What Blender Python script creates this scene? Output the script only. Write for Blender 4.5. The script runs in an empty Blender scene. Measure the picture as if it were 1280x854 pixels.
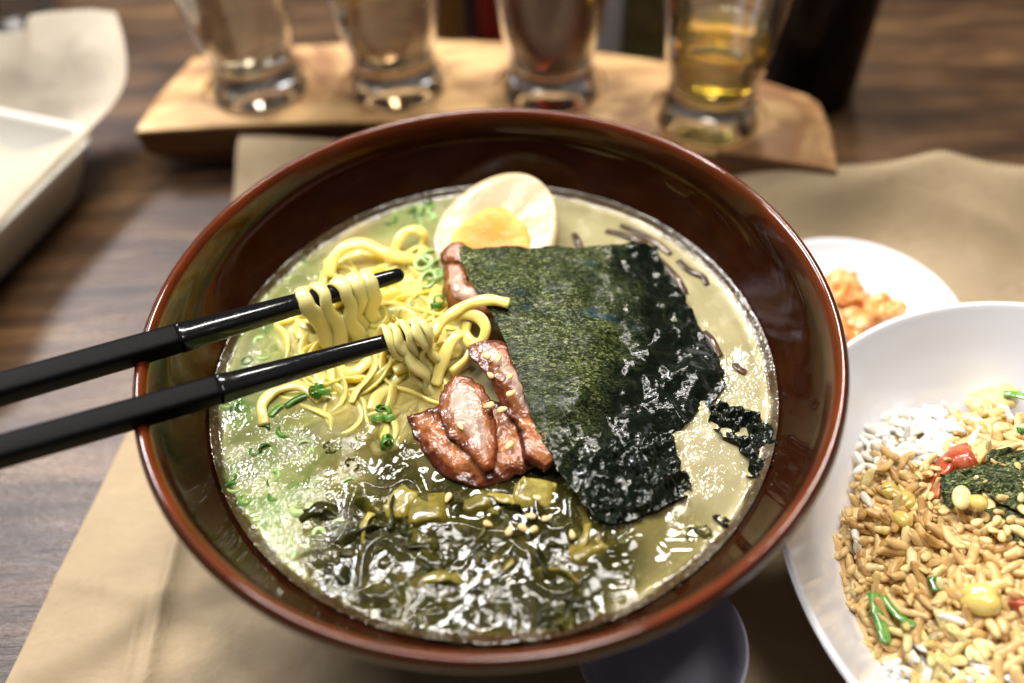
import bpy, math, random
import numpy as np
from mathutils import Vector, Matrix, Euler

random.seed(7)
RNG = np.random.default_rng(7)
scene = bpy.context.scene
COL = scene.collection
PI = math.pi

# ------------------------------------------------------------------ camera model (solved from the rim and broth circles)
RIM = .108; ZR = .088; ZS = .060
CAM = np.array([.0067, -.1794, .2920]); PITCH = math.radians(50.4); ROLL = math.radians(-2.44); FPX = 1100.
_F = np.array([0, math.cos(PITCH), -math.sin(PITCH)]); _U = np.array([0, math.sin(PITCH), math.cos(PITCH)]); _X = np.array([1., 0, 0])
_R = math.cos(ROLL) * _X + math.sin(ROLL) * _U
_V = -math.sin(ROLL) * _X + math.cos(ROLL) * _U
def ray(px, py): return _F + (px - 640) / FPX * _R - (py - 427) / FPX * _V
def at(px, py, z):
    d = ray(px, py); return CAM + d * ((z - CAM[2]) / d[2])
def atd(px, py, depth): return CAM + ray(px, py) * depth
def pm(px, py, mm): return at(px, py, ZS + mm / 1000.)      # millimetres above the broth

cd = bpy.data.cameras.new('camera'); cam = bpy.data.objects.new('camera', cd); COL.objects.link(cam)
cd.sensor_width = 36; cd.lens = FPX / 1280 * 36; cd.clip_start = .01; cd.clip_end = 20
cam.matrix_world = Matrix(((_R[0], _V[0], -_F[0], CAM[0]), (_R[1], _V[1], -_F[1], CAM[1]), (_R[2], _V[2], -_F[2], CAM[2]), (0, 0, 0, 1)))
cd.dof.use_dof = True; cd.dof.focus_distance = .278; cd.dof.aperture_fstop = 3.5
scene.camera = cam

# ------------------------------------------------------------------ noise
def _h(ix, iy, seed):
    n = (ix.astype(np.int64) * 374761393 + iy.astype(np.int64) * 668265263 + seed * 974711) & 0xffffffff
    n = ((n ^ (n >> 13)) * 1274126177) & 0xffffffff
    return ((n ^ (n >> 16)) & 0xffff) / 65535. * 2 - 1
def vnoise(x, y, seed=0):
    x = np.asarray(x, float); y = np.asarray(y, float)
    ix = np.floor(x); iy = np.floor(y); fx = x - ix; fy = y - iy
    fx = fx * fx * fx * (fx * (fx * 6 - 15) + 10); fy = fy * fy * fy * (fy * (fy * 6 - 15) + 10)
    a = _h(ix, iy, seed); b = _h(ix + 1, iy, seed); c = _h(ix, iy + 1, seed); d = _h(ix + 1, iy + 1, seed)
    return (a * (1 - fx) + b * fx) * (1 - fy) + (c * (1 - fx) + d * fx) * fy
def fbm(x, y, seed=0, octv=4):
    s = 0; a = 1; t = 0
    for i in range(octv):
        s = s + a * vnoise(x * 2 ** i * 1.01 + 17 * i, y * 2 ** i * .99 - 9 * i, seed + i * 13); t += a; a *= .5
    return s / t * 1.5
def sstep(a, b, x):
    t = np.clip((x - a) / (b - a), 0, 1); return t * t * (3 - 2 * t)

# ------------------------------------------------------------------ materials
class MT:
    def __init__(s, name):
        s.m = bpy.data.materials.new(name); s.m.use_nodes = True; s.nt = s.m.node_tree
        s.b = s.nt.nodes['Principled BSDF']; s.n = s.nt.nodes; s.l = s.nt.links
        s.tc = None
    def set(s, **k):
        if k.get('sss') and 'sss_rad' not in k: k['sss_rad'] = (1., .85, .6)
        for a, v in k.items():
            nm = {'color': 'Base Color', 'rough': 'Roughness', 'trans': 'Transmission Weight', 'ior': 'IOR', 'coat': 'Coat Weight',
                  'coat_rough': 'Coat Roughness', 'sss': 'Subsurface Weight', 'sss_scale': 'Subsurface Scale', 'spec': 'Specular IOR Level',
                  'alpha': 'Alpha', 'sheen': 'Sheen Weight', 'sss_rad': 'Subsurface Radius', 'metal': 'Metallic'}[a]
            i = s.b.inputs[nm]
            if hasattr(v, 'node'): s.l.new(v, i)
            else: i.default_value = (*v, 1) if nm == 'Base Color' and len(v) == 3 else v
        return s
    def coords(s, kind='Object', scale=(1, 1, 1), rot=(0, 0, 0)):
        t = s.n.new('ShaderNodeTexCoord'); m = s.n.new('ShaderNodeMapping'); m.inputs['Scale'].default_value = scale
        m.inputs['Rotation'].default_value = rot
        s.l.new(t.outputs[kind], m.inputs['Vector']); return m.outputs[0]
    def noise(s, scale, detail=3, rough=.55, vec=None, dist=0):
        n = s.n.new('ShaderNodeTexNoise'); n.inputs['Scale'].default_value = scale; n.inputs['Detail'].default_value = detail
        n.inputs['Roughness'].default_value = rough; n.inputs['Distortion'].default_value = dist
        s.l.new(vec or s.coords(), n.inputs['Vector']); return n.outputs[0]
    def vor(s, scale, feature='F1', vec=None, out=0):
        n = s.n.new('ShaderNodeTexVoronoi'); n.feature = feature; n.inputs['Scale'].default_value = scale
        s.l.new(vec or s.coords(), n.inputs['Vector']); return n.outputs[out]
    def ramp(s, fac, stops, interp='LINEAR'):
        r = s.n.new('ShaderNodeValToRGB'); r.color_ramp.interpolation = interp
        while len(r.color_ramp.elements) < len(stops): r.color_ramp.elements.new(.5)
        for e, (p, c) in zip(r.color_ramp.elements, stops):
            e.position = p; e.color = (*c, 1) if hasattr(c, '__len__') else (c, c, c, 1)
        s.l.new(fac, r.inputs[0]); return r.outputs[0]
    def mix(s, f, a, b, mode='MIX'):
        n = s.n.new('ShaderNodeMix'); n.data_type = 'RGBA'; n.blend_type = mode
        for i, v in ((0, f), (6, a), (7, b)):
            if hasattr(v, 'node'): s.l.new(v, n.inputs[i])
            elif i == 0: n.inputs[0].default_value = v
            else: n.inputs[i].default_value = (*v, 1)
        return n.outputs[2]
    def math(s, op, a, b=0.):
        n = s.n.new('ShaderNodeMath'); n.operation = op
        for i, v in ((0, a), (1, b)):
            if hasattr(v, 'node'): s.l.new(v, n.inputs[i])
            else: n.inputs[i].default_value = v
        return n.outputs[0]
    def attr(s, name, out=2):
        n = s.n.new('ShaderNodeAttribute'); n.attribute_name = name; return n.outputs[out]
    def rnd(s):
        return s.n.new('ShaderNodeObjectInfo').outputs['Random']
    def bump(s, h, strength=.3, dist=.001, prev=None, inputs=('Normal',)):
        n = s.n.new('ShaderNodeBump'); n.inputs['Strength'].default_value = strength if not hasattr(strength, 'node') else 1
        if hasattr(strength, 'node'): s.l.new(strength, n.inputs['Strength'])
        n.inputs['Distance'].default_value = dist; s.l.new(h, n.inputs['Height'])
        if prev is not None: s.l.new(prev, n.inputs['Normal'])
        for i in inputs: s.l.new(n.outputs[0], s.b.inputs[i])
        return n.outputs[0]

def simple(name, color, rough=.5, **k):
    return MT(name).set(color=color, rough=rough, **k)

def mk_table():
    t = MT('dark_wood'); v = t.coords('Object', (3.2, 26, 26), (0, 0, math.radians(5)))
    g = t.noise(3.2, 6, .62, v, .6); f = t.noise(1.3, 3, .5, t.coords('Object', (5, 14, 5), (0, 0, math.radians(5))), 1.2)
    fine = t.noise(22, 4, .7, t.coords('Object', (2.2, 40, 40), (0, 0, math.radians(5))))
    c = t.ramp(g, [(.28, (.016, .007, .003)), (.48, (.08, .039, .015)), (.62, (.155, .082, .033)), (.8, (.25, .145, .065))])
    c2 = t.ramp(f, [(.35, (.42, .36, .3)), (.6, (1., 1., 1.))]); c = t.mix(.85, c, c2, 'MULTIPLY')
    c = t.mix(.35, c, t.ramp(fine, [(.35, (.3, .3, .3)), (.65, (1, 1, 1))]), 'MULTIPLY')
    t.set(color=c, rough=.5, spec=.12, coat=.6, coat_rough=t.ramp(g, [(.3, .36), (.7, .22)]))
    t.bump(t.math('ADD', g, fine), .45, .0006, inputs=('Normal', 'Coat Normal')); return t.m
def mk_board():
    t = MT('light_wood'); v = t.coords('Object', (5, 22, 22), (0, 0, math.radians(-8)))
    g = t.noise(2.6, 5, .6, v, 1.5); k = t.noise(11, 4, .55, t.coords('Object', (1, 2.0, 1)), 1.5)
    c = t.ramp(g, [(.3, (.40, .21, .08)), (.5, (.68, .42, .18)), (.72, (.80, .56, .30))])
    c = t.mix(t.ramp(k, [(.46, 0.), (.62, .85)]), c, (.22, .09, .035))
    t.set(color=c, rough=.42); t.bump(g, .3, .0006)
    return t.m
def mk_board_edge():
    t = MT('shaded_board_side'); g = t.noise(2.6, 5, .6, t.coords('Object', (5, 22, 60), (0, 0, math.radians(-8))), 1.)  # board sides darkened, their backlit shade painted into the wood colour
    t.set(color=t.ramp(g, [(.3, (.06, .022, .007)), (.7, (.16, .065, .02))]), rough=.6); return t.m
def mk_paper(name, a, b, rough=.75, tl=.15):
    t = MT(name); fb = t.noise(160, 5, .7, t.coords('Object', (1, 2.2, 1))); bl = t.noise(14, 3, .6)
    c = t.mix(fb, a, b); c = t.mix(t.ramp(bl, [(.4, 0.), (.7, .35)]), c, tuple(x * .72 for x in a))
    st = t.ramp(t.noise(26, 4, .65, None, .6), [(.58, 0.), (.68, .3)]); c = t.mix(st, c, tuple(x * .6 for x in a))
    t.set(color=c, rough=rough, spec=.2); b0 = t.bump(t.noise(45, 4, .6, None, 1.), .5, .0016, inputs=()); t.bump(t.noise(500, 3, .7), .3, .0004, prev=b0)
    tr = t.n.new('ShaderNodeBsdfTranslucent'); t.l.new(c, tr.inputs[0]); mx = t.n.new('ShaderNodeMixShader'); mx.inputs[0].default_value = tl
    out = [n for n in t.n if n.type == 'OUTPUT_MATERIAL'][0]; t.l.new(t.b.outputs[0], mx.inputs[1]); t.l.new(tr.outputs[0], mx.inputs[2]); t.l.new(mx.outputs[0], out.inputs['Surface'])
    return t.m
def mk_lacquer():
    t = MT('red_brown_lacquer')
    tc = t.n.new('ShaderNodeTexCoord'); sp = t.n.new('ShaderNodeSeparateXYZ'); t.l.new(tc.outputs['Object'], sp.inputs[0])
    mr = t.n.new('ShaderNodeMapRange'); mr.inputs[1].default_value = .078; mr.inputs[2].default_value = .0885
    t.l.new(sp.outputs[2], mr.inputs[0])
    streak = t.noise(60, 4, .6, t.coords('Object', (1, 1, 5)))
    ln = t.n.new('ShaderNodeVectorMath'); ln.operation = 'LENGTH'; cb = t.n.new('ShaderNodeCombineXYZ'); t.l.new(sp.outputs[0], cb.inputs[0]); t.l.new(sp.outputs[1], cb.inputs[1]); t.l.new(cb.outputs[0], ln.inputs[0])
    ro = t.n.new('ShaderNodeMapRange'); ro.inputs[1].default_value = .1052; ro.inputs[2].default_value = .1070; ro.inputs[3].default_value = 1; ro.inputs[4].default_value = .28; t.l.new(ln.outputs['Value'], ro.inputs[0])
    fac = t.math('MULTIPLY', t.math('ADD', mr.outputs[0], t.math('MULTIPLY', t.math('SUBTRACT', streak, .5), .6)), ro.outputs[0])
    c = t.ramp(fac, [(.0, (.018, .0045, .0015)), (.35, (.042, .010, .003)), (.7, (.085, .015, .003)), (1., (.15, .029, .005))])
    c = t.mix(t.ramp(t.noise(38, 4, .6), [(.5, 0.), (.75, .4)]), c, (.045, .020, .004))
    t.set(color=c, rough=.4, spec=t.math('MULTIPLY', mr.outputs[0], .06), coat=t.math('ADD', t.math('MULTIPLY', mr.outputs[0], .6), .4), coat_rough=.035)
    t.bump(t.noise(70, 3, .6), .12, .0005, inputs=('Normal', 'Coat Normal')); return t.m
def mk_ceramic(name, c, rough=.14):
    t = MT(name); t.set(color=t.mix(t.noise(9, 2), c, tuple(x * .95 for x in c)), rough=rough, coat=.4, coat_rough=.05)
    t.bump(t.noise(60, 2), .03, .0005); return t.m
def mk_glass():
    t = MT('clear_glass'); t.set(color=(.98, .98, .96), rough=.015, trans=1., ior=1.45); t.bump(t.noise(60, 2), .15, .001); return t.m
def mk_beer(name, c, tr=1., dens=120):
    t = MT(name); t.set(color=(1, 1, 1), rough=.02, trans=tr, ior=1.34)
    a = t.n.new('ShaderNodeVolumeAbsorption'); a.inputs['Color'].default_value = (*c, 1); a.inputs['Density'].default_value = dens
    out = [n for n in t.n if n.type == 'OUTPUT_MATERIAL'][0]; t.l.new(a.outputs[0], out.inputs['Volume']); return t.m
def mk_black(name, rough, b=.012):
    t = MT(name); t.set(color=(b, b, b * 1.05), rough=rough, spec=.06, coat=.35 if rough < .3 else .0, coat_rough=.05)
    t.bump(t.noise(320, 3, .6), .22, .0005); return t.m
def mk_noodle(name='yellow_noodle', a=(.86, .64, .11), b=(.86, .70, .20)):
    t = MT(name); n = t.noise(90, 3)
    c = t.mix(n, a, b); c = t.mix(t.math('MULTIPLY', t.rnd(), .45), c, (.80, .68, .28))
    t.set(color=c, rough=.28, spec=.35, sss=.85, sss_scale=.0035, sss_rad=(1., .8, .3), coat=.5, coat_rough=.06)
    t.bump(t.noise(420, 3), .2, .0005, inputs=('Normal', 'Coat Normal')); return t.m
def mk_nori(name='dried_nori', wet=0.):
    t = MT(name); v = t.coords('Object', (1, 1.9, 1), (0, 0, math.radians(12)))
    n = t.noise(750, 4, .75, v, .8); big = t.noise(60, 4, .6); bl = t.noise(45, 3, .5, t.coords('Object', (1, 3, 1)), 1.)
    w = t.attr('wet')
    c = t.ramp(n, [(.40, (.002, .005, .002)), (.48, (.022, .036, .007)), (.55, (.13, .155, .026)), (.63, (.50, .52, .26))])
    c = t.mix(t.ramp(big, [(.35, 0.), (.65, .75)]), c, t.ramp(n, [(.4, (.004, .010, .004)), (.7, (.05, .08, .02))]))
    c = t.mix(t.ramp(bl, [(.60, 0.), (.70, .65)]), c, (.012, .05, .085))  # bluish shine painted into the colour in stretched patches
    c = t.mix(.75, c, t.ramp(t.noise(95, 4, .7, v, 1.), [(.36, (.22, .22, .25)), (.6, (1., 1., 1.))]), 'MULTIPLY')
    wf = t.ramp(t.math('ADD', w, t.math('MULTIPLY', t.math('SUBTRACT', big, .5), .9)), [(.12, 0.), (.95, 1.)])
    dark = t.ramp(n, [(.4, (.002, .004, .0025)), (.75, (.010, .016, .007))])
    c = t.mix(wf, c, dark)
    t.set(color=c, rough=t.ramp(wf, [(0., .32), (1., .3)]), spec=t.ramp(wf, [(0., .14), (1., .03)]), coat=t.math('ADD', t.math('MULTIPLY', wf, .75), .12), coat_rough=.04)
    b1 = t.bump(n, .8, .0006, inputs=())
    t.bump(t.noise(260, 3, .6, v, 1.), .8, .0005, prev=b1, inputs=('Normal',))
    t.bump(t.noise(420, 3, .6, v, 1.), .9, .00016, inputs=('Coat Normal',))
    return t.m
def mk_pork(name, inner=(.36, .13, .05), glaze=(.13, .022, .004), lo=.3, hi=.75):
    t = MT(name); n = t.noise(170, 4, .65); n2 = t.noise(70, 3, .6, None, 1.)
    e = t.attr('edge')
    f = t.math('ADD', e, t.math('MULTIPLY', t.math('SUBTRACT', n2, .5), .8))
    brown = t.ramp(n, [(.3, tuple(x * .45 for x in glaze)), (.7, tuple(min(1, x * 1.8) for x in glaze))])
    mid = t.ramp(n, [(.3, (.13, .032, .006)), (.7, (.33, .11, .03))])
    n3 = t.noise(330, 4, .7, t.coords('Object', (1, .22, 1), (0, 0, .5)), .6)
    meat = t.ramp(n3, [(.36, tuple(x * .8 for x in inner)), (.62, tuple(min(1, x * 1.3) for x in inner))])
    c = t.mix(t.ramp(f, [(lo, 0.), (lo + .12, 1.)]), brown, mid); c = t.mix(t.ramp(f, [(hi - .1, 0.), (hi + .08, 1.)]), c, meat)
    t.set(color=c, rough=.35, spec=.3, sss=.08, sss_scale=.002, coat=.6, coat_rough=.06)
    b1 = t.bump(t.noise(520, 3), .5, .0004, inputs=())
    t.bump(t.noise(170, 3, .6, None, 1.), .8, .0012, prev=b1, inputs=('Normal', 'Coat Normal')); return t.m
def mk_leaf(name, stops, rough=.14, sss=0., coat=.6, spec=.25):
    t = MT(name); n = t.noise(190, 4, .65); r = t.rnd()
    f = t.math('ADD', n, t.math('MULTIPLY', t.math('SUBTRACT', r, .5), .3))
    t.set(color=t.ramp(f, stops), rough=rough + .15, spec=spec, sss=sss, sss_scale=.002, coat=coat, coat_rough=.05)
    t.bump(t.noise(240, 2), .4, .0002, inputs=('Normal', 'Coat Normal')); return t.m
def mk_rice(name, a, b):
    t = MT(name); r = t.rnd(); c = t.mix(r, a, b); c = t.mix(t.ramp(t.noise(190, 3), [(.42, 0.), (.62, .6)]), c, tuple(min(.9, x * 1.3 + .05) for x in b))
    t.set(color=c, rough=.35, spec=.3, sss=.5, sss_scale=.0015, coat=.3, coat_rough=.12); t.bump(t.noise(500, 2), .12, .0005); return t.m
def mk_broth():
    t = MT('milky_broth')
    col = t.attr('col', 0); foam = t.attr('foam'); al = t.attr('alpha')
    bub = t.vor(1150, 'SMOOTH_F1'); bub2 = t.vor(520)
    n = t.noise(900, 4, .7)
    flecks = t.ramp(t.noise(620, 3, .6), [(.62, 0.), (.7, .35)])
    c = t.mix(flecks, col, (.66, .62, .42), 'MIX')
    fo = t.ramp(t.math('MULTIPLY', foam, t.ramp(bub, [(.15, 1.), (.5, .4)])), [(.1, 0.), (1., .22)])
    c = t.mix(fo, c, (.6, .6, .48))
    t.set(color=c, rough=.05, ior=1.4, coat=.5, coat_rough=.02, alpha=al, spec=.6)
    h = t.math('ADD', t.math('MULTIPLY', bub, -1.), t.math('MULTIPLY', bub2, -.8))
    b1 = t.bump(h, t.math('MULTIPLY', foam, .9), .00036, inputs=())
    t.bump(n, t.math('ADD', t.math('MULTIPLY', foam, .3), .05), .0002, prev=b1, inputs=('Normal', 'Coat Normal'))
    return t.m

M = dict(table=mk_table(), board=mk_board(), board_edge=mk_board_edge(), kraft=mk_paper('kraft_paper', (.42, .315, .19), (.53, .41, .26)),
         liner=mk_paper('pale_liner_paper', (.84, .77, .64), (.88, .82, .70), tl=.6), lacquer=mk_lacquer(), white=mk_ceramic('white_ceramic', (.80, .80, .84)),
         grey=mk_ceramic('shade_grey_ceramic', (.46, .44, .54)), tray=mk_ceramic('cream_ceramic', (.62, .60, .54), .3), glass=mk_glass(), black_gloss=mk_black('black_lacquer', .12, .006), black_matte=mk_black('black_matte', .5, .0035),  # grey: pale cup ceramic with the shade under the rim painted into its colour
         noodle=mk_noodle(), noodle_pale=mk_noodle('pale_wet_noodle', (.68, .62, .22), (.76, .71, .34)), nori=mk_nori(),
         pork=mk_pork('glazed_pork', (.34, .12, .04), (.06, .010, .002), .22, .55), pork_pale=mk_pork('pale_pork', (.40, .26, .19), (.10, .020, .004), .2, .6),
         greens=mk_leaf('dark_pickled_greens', [(.3, (.006, .007, .001)), (.52, (.024, .024, .003)), (.68, (.075, .066, .008)), (.8, (.20, .16, .03))], .3, 0., .35, .04),
         stem=mk_leaf('olive_stem', [(.3, (.10, .08, .008)), (.55, (.22, .17, .018)), (.75, (.36, .30, .06))], .25, .3),
         scallion=mk_leaf('green_scallion', [(.3, (.02, .09, .006)), (.5, (.06, .21, .018)), (.72, (.20, .40, .08))], .16, .2),
         scallion_pale=mk_leaf('pale_scallion', [(.3, (.22, .38, .09)), (.55, (.38, .55, .19)), (.75, (.62, .70, .38))], .16, .3),
         fungus=mk_leaf('brown_fungus', [(.3, (.02, .006, .002)), (.6, (.06, .022, .007)), (.8, (.10, .04, .014))], .4),
         egg=None, sesame=simple('toasted_sesame', (.74, .52, .22), .35, sss=.2, sss_scale=.001).m,
         kimchi=mk_leaf('orange_kimchi', [(.3, (.62, .16, .03)), (.48, (.78, .36, .10)), (.66, (.85, .62, .34))], .2, .3),
         rice_w=mk_rice('white_rice', (.70, .66, .56), (.76, .73, .65)), rice_b=mk_rice('sauced_rice', (.42, .225, .06), (.68, .47, .20)),
         rice_y=mk_rice('yellow_rice', (.62, .46, .16), (.74, .60, .30)), red=mk_leaf('red_pork_cube', [(.3, (.16, .02, .006)), (.6, (.36, .06, .02)), (.8, (.55, .17, .08))], .15, .3),
         corn=simple('yellow_bean', (.62, .46, .12), .25, sss=.3, sss_scale=.002, coat=.4).m, broth=mk_broth())
def mk_eggwhite():
    t = MT('soy_cured_egg_white'); e = t.attr('skin')
    c = t.mix(e, (.46, .37, .215), (.38, .24, .11)); c = t.mix(t.math('MULTIPLY', t.noise(110, 3), .4), c, (.60, .42, .22))
    t.set(color=c, rough=.2, sss=.5, sss_scale=.004, sss_rad=(1, .8, .5), spec=.25, coat=.15, coat_rough=.12); t.bump(t.noise(150, 3), .25, .0012, inputs=('Normal', 'Coat Normal')); return t.m
def mk_yolk():
    t = MT('soft_yolk'); e = t.attr('edge'); n = t.noise(170, 4, .6, None, .8)
    f = t.math('ADD', e, t.math('MULTIPLY', t.math('SUBTRACT', n, .5), .5))
    c = t.ramp(f, [(.03, (.80, .48, .08)), (.22, (.80, .32, .02)), (.8, (.72, .26, .03))])
    t.set(color=c, rough=.4, spec=.2, sss=.1, sss_scale=.002, coat=.15, coat_rough=.1); t.bump(n, .5, .0008, inputs=('Normal', 'Coat Normal')); return t.m
M['egg'] = mk_eggwhite(); M['yolk'] = mk_yolk()

# ------------------------------------------------------------------ object helpers
def tag(o, label=None, cat=None, group=None, kind=None):
    if label: o['label'] = label
    if cat: o['category'] = cat
    if group: o['group'] = group
    if kind: o['kind'] = kind
    return o
def mesh(name, v, f, mat=None, parent=None, smooth=True, origin=None, attrs=None):
    v = np.asarray(v, float)
    if origin is None and parent is None: 
        origin = np.array([v[:, 0].mean(), v[:, 1].mean(), v[:, 2].min()])
    if parent is not None and origin is None: origin = np.zeros(3)
    if parent is not None and isinstance(parent, bpy.types.Object) and parent.get('_abs'):
        pass
    me = bpy.data.meshes.new(name)
    vv = v - np.asarray(origin)
    me.from_pydata(vv.tolist(), [], [list(map(int, q)) for q in f] if not isinstance(f, np.ndarray) else f.tolist())
    if smooth: me.polygons.foreach_set('use_smooth', np.ones(len(me.polygons), bool))
    if attrs:
        for k, a in attrs.items():
            a = np.asarray(a, float)
            if a.ndim == 1: me.attributes.new(k, 'FLOAT', 'POINT').data.foreach_set('value', a)
            else: me.attributes.new(k, 'FLOAT_COLOR', 'POINT').data.foreach_set('color', np.c_[a, np.ones(len(a))].ravel())
    if mat: me.materials.append(mat)
    o = bpy.data.objects.new(name, me); COL.objects.link(o)
    o.location = origin
    if parent is not None:
        o.parent = parent; o.location = np.asarray(origin) - np.asarray(parent.location) if parent.parent is None else origin
    me.update()
    return o
def empty(name, loc):
    o = bpy.data.objects.new(name, None); COL.objects.link(o); o.location = loc; o.empty_display_size = .01; return o
def wmesh(name, v, f, mat, parent, **k):       # world-space vertices under a parent
    return mesh(name, v, f, mat, parent, origin=np.asarray(parent.location), **k) if parent.parent is None else None
def lathe(profile, n=96, cx=0, cy=0):
    V = []; Fs = []; m = len(profile)
    a = np.arange(n) / n * 2 * PI
    for r, z in profile: V.append(np.c_[cx + r * np.cos(a), cy + r * np.sin(a), np.full(n, z)])
    V = np.concatenate(V)
    for i in range(m - 1):
        for j in range(n): Fs.append((i * n + j, i * n + (j + 1) % n, (i + 1) * n + (j + 1) % n, (i + 1) * n + j))
    return V, Fs
def spline(pts, sub=8):
    P = np.asarray(pts, float); P = np.vstack([2 * P[0] - P[1], P, 2 * P[-1] - P[-2]]); out = []
    for i in range(1, len(P) - 2):
        for k in range(sub):
            t = k / sub; out.append(.5 * ((2 * P[i]) + (P[i + 1] - P[i - 1]) * t + (2 * P[i - 1] - 5 * P[i] + 4 * P[i + 1] - P[i + 2]) * t * t + (-P[i - 1] + 3 * P[i] - 3 * P[i + 1] + P[i + 2]) * t ** 3))
    out.append(P[-2]); return np.array(out)
def ribbon(pts, w, t, n=12, twist=0, side=None, taper=True, power=2.6):
    """rounded ribbon swept along points; w,t half sizes (scalars or arrays)"""
    P = np.asarray(pts, float); m = len(P); T = np.gradient(P, axis=0); T /= np.linalg.norm(T, axis=1)[:, None] + 1e-12
    w = np.broadcast_to(w, m).astype(float).copy(); t = np.broadcast_to(t, m).astype(float).copy()
    ref = np.array([0, 0, 1.]) if side is None else np.asarray(side, float)
    S = np.cross(T[0], ref)
    if np.linalg.norm(S) < 1e-3: S = np.cross(T[0], [1, 0, 0])
    S /= np.linalg.norm(S); V = []
    a = np.arange(n) / n * 2 * PI; ca, sa = np.cos(a), np.sin(a)
    ex = np.sign(ca) * np.abs(ca) ** (2 / power); ey = np.sign(sa) * np.abs(sa) ** (2 / power)
    for i in range(m):
        S = S - T[i] * (S @ T[i]); S /= np.linalg.norm(S) + 1e-12; N = np.cross(S, T[i])
        th = twist * i / m; s2 = S * math.cos(th) + N * math.sin(th); n2 = np.cross(s2, T[i])
        V.append(P[i] + (ex * w[i])[:, None] * s2 + (ey * t[i])[:, None] * n2)
    rings = V
    if taper:
        def cap(ring, c, d, rr): return [c + (ring - c) * k + d * rr * q for k, q in ((.92, .25), (.62, .5))]
        r0 = cap(V[0], P[0], -T[0], t[0]); r1 = cap(V[-1], P[-1], T[-1], t[-1]); rings = [r0[1], r0[0]] + V + r1
    V = np.concatenate(rings); F = []; k = len(rings)
    for i in range(k - 1):
        for j in range(n): F.append((i * n + j, i * n + (j + 1) % n, (i + 1) * n + (j + 1) % n, (i + 1) * n + j))
    F.append(tuple(range(n))[::-1]); F.append(tuple((k - 1) * n + j for j in range(n)))
    return V, F
def box(x0, x1, y0, y1, z0, z1, ch=0):
    V = np.array([(x, y, z) for z in (z0, z1) for x, y in ((x0, y0), (x1, y0), (x1, y1), (x0, y1))], float)
    return V, [(3, 2, 1, 0), (4, 5, 6, 7), (0, 1, 5, 4), (1, 2, 6, 5), (2, 3, 7, 6), (3, 0, 4, 7)]
def join(*parts):
    V = []; F = []; o = 0
    for v, f in parts: V.append(np.asarray(v)); F += [tuple(i + o for i in q) for q in f]; o += len(v)
    return np.concatenate(V), F
def inside(px, py, poly):
    c = np.zeros(px.shape, bool); n = len(poly)
    for i in range(n):
        x0, y0 = poly[i]; x1, y1 = poly[(i + 1) % n]
        if y0 == y1: continue
        k = (y0 > py) != (y1 > py); c ^= k & (px < (x1 - x0) * (py - y0) / (y1 - y0) + x0)
    return c
def nearest(px, py, poly):
    best = np.full(px.shape, 1e9); bx = px.copy(); by = py.copy(); n = len(poly)
    for i in range(n):
        ax, ay = poly[i]; cx, cy = poly[(i + 1) % n]; dx, dy = cx - ax, cy - ay; L = dx * dx + dy * dy + 1e-18
        t = np.clip(((px - ax) * dx + (py - ay) * dy) / L, 0, 1); qx, qy = ax + t * dx, ay + t * dy
        d = np.hypot(px - qx, py - qy); k = d < best; best[k] = d[k]; bx[k] = qx[k]; by[k] = qy[k]
    return best, bx, by
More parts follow.
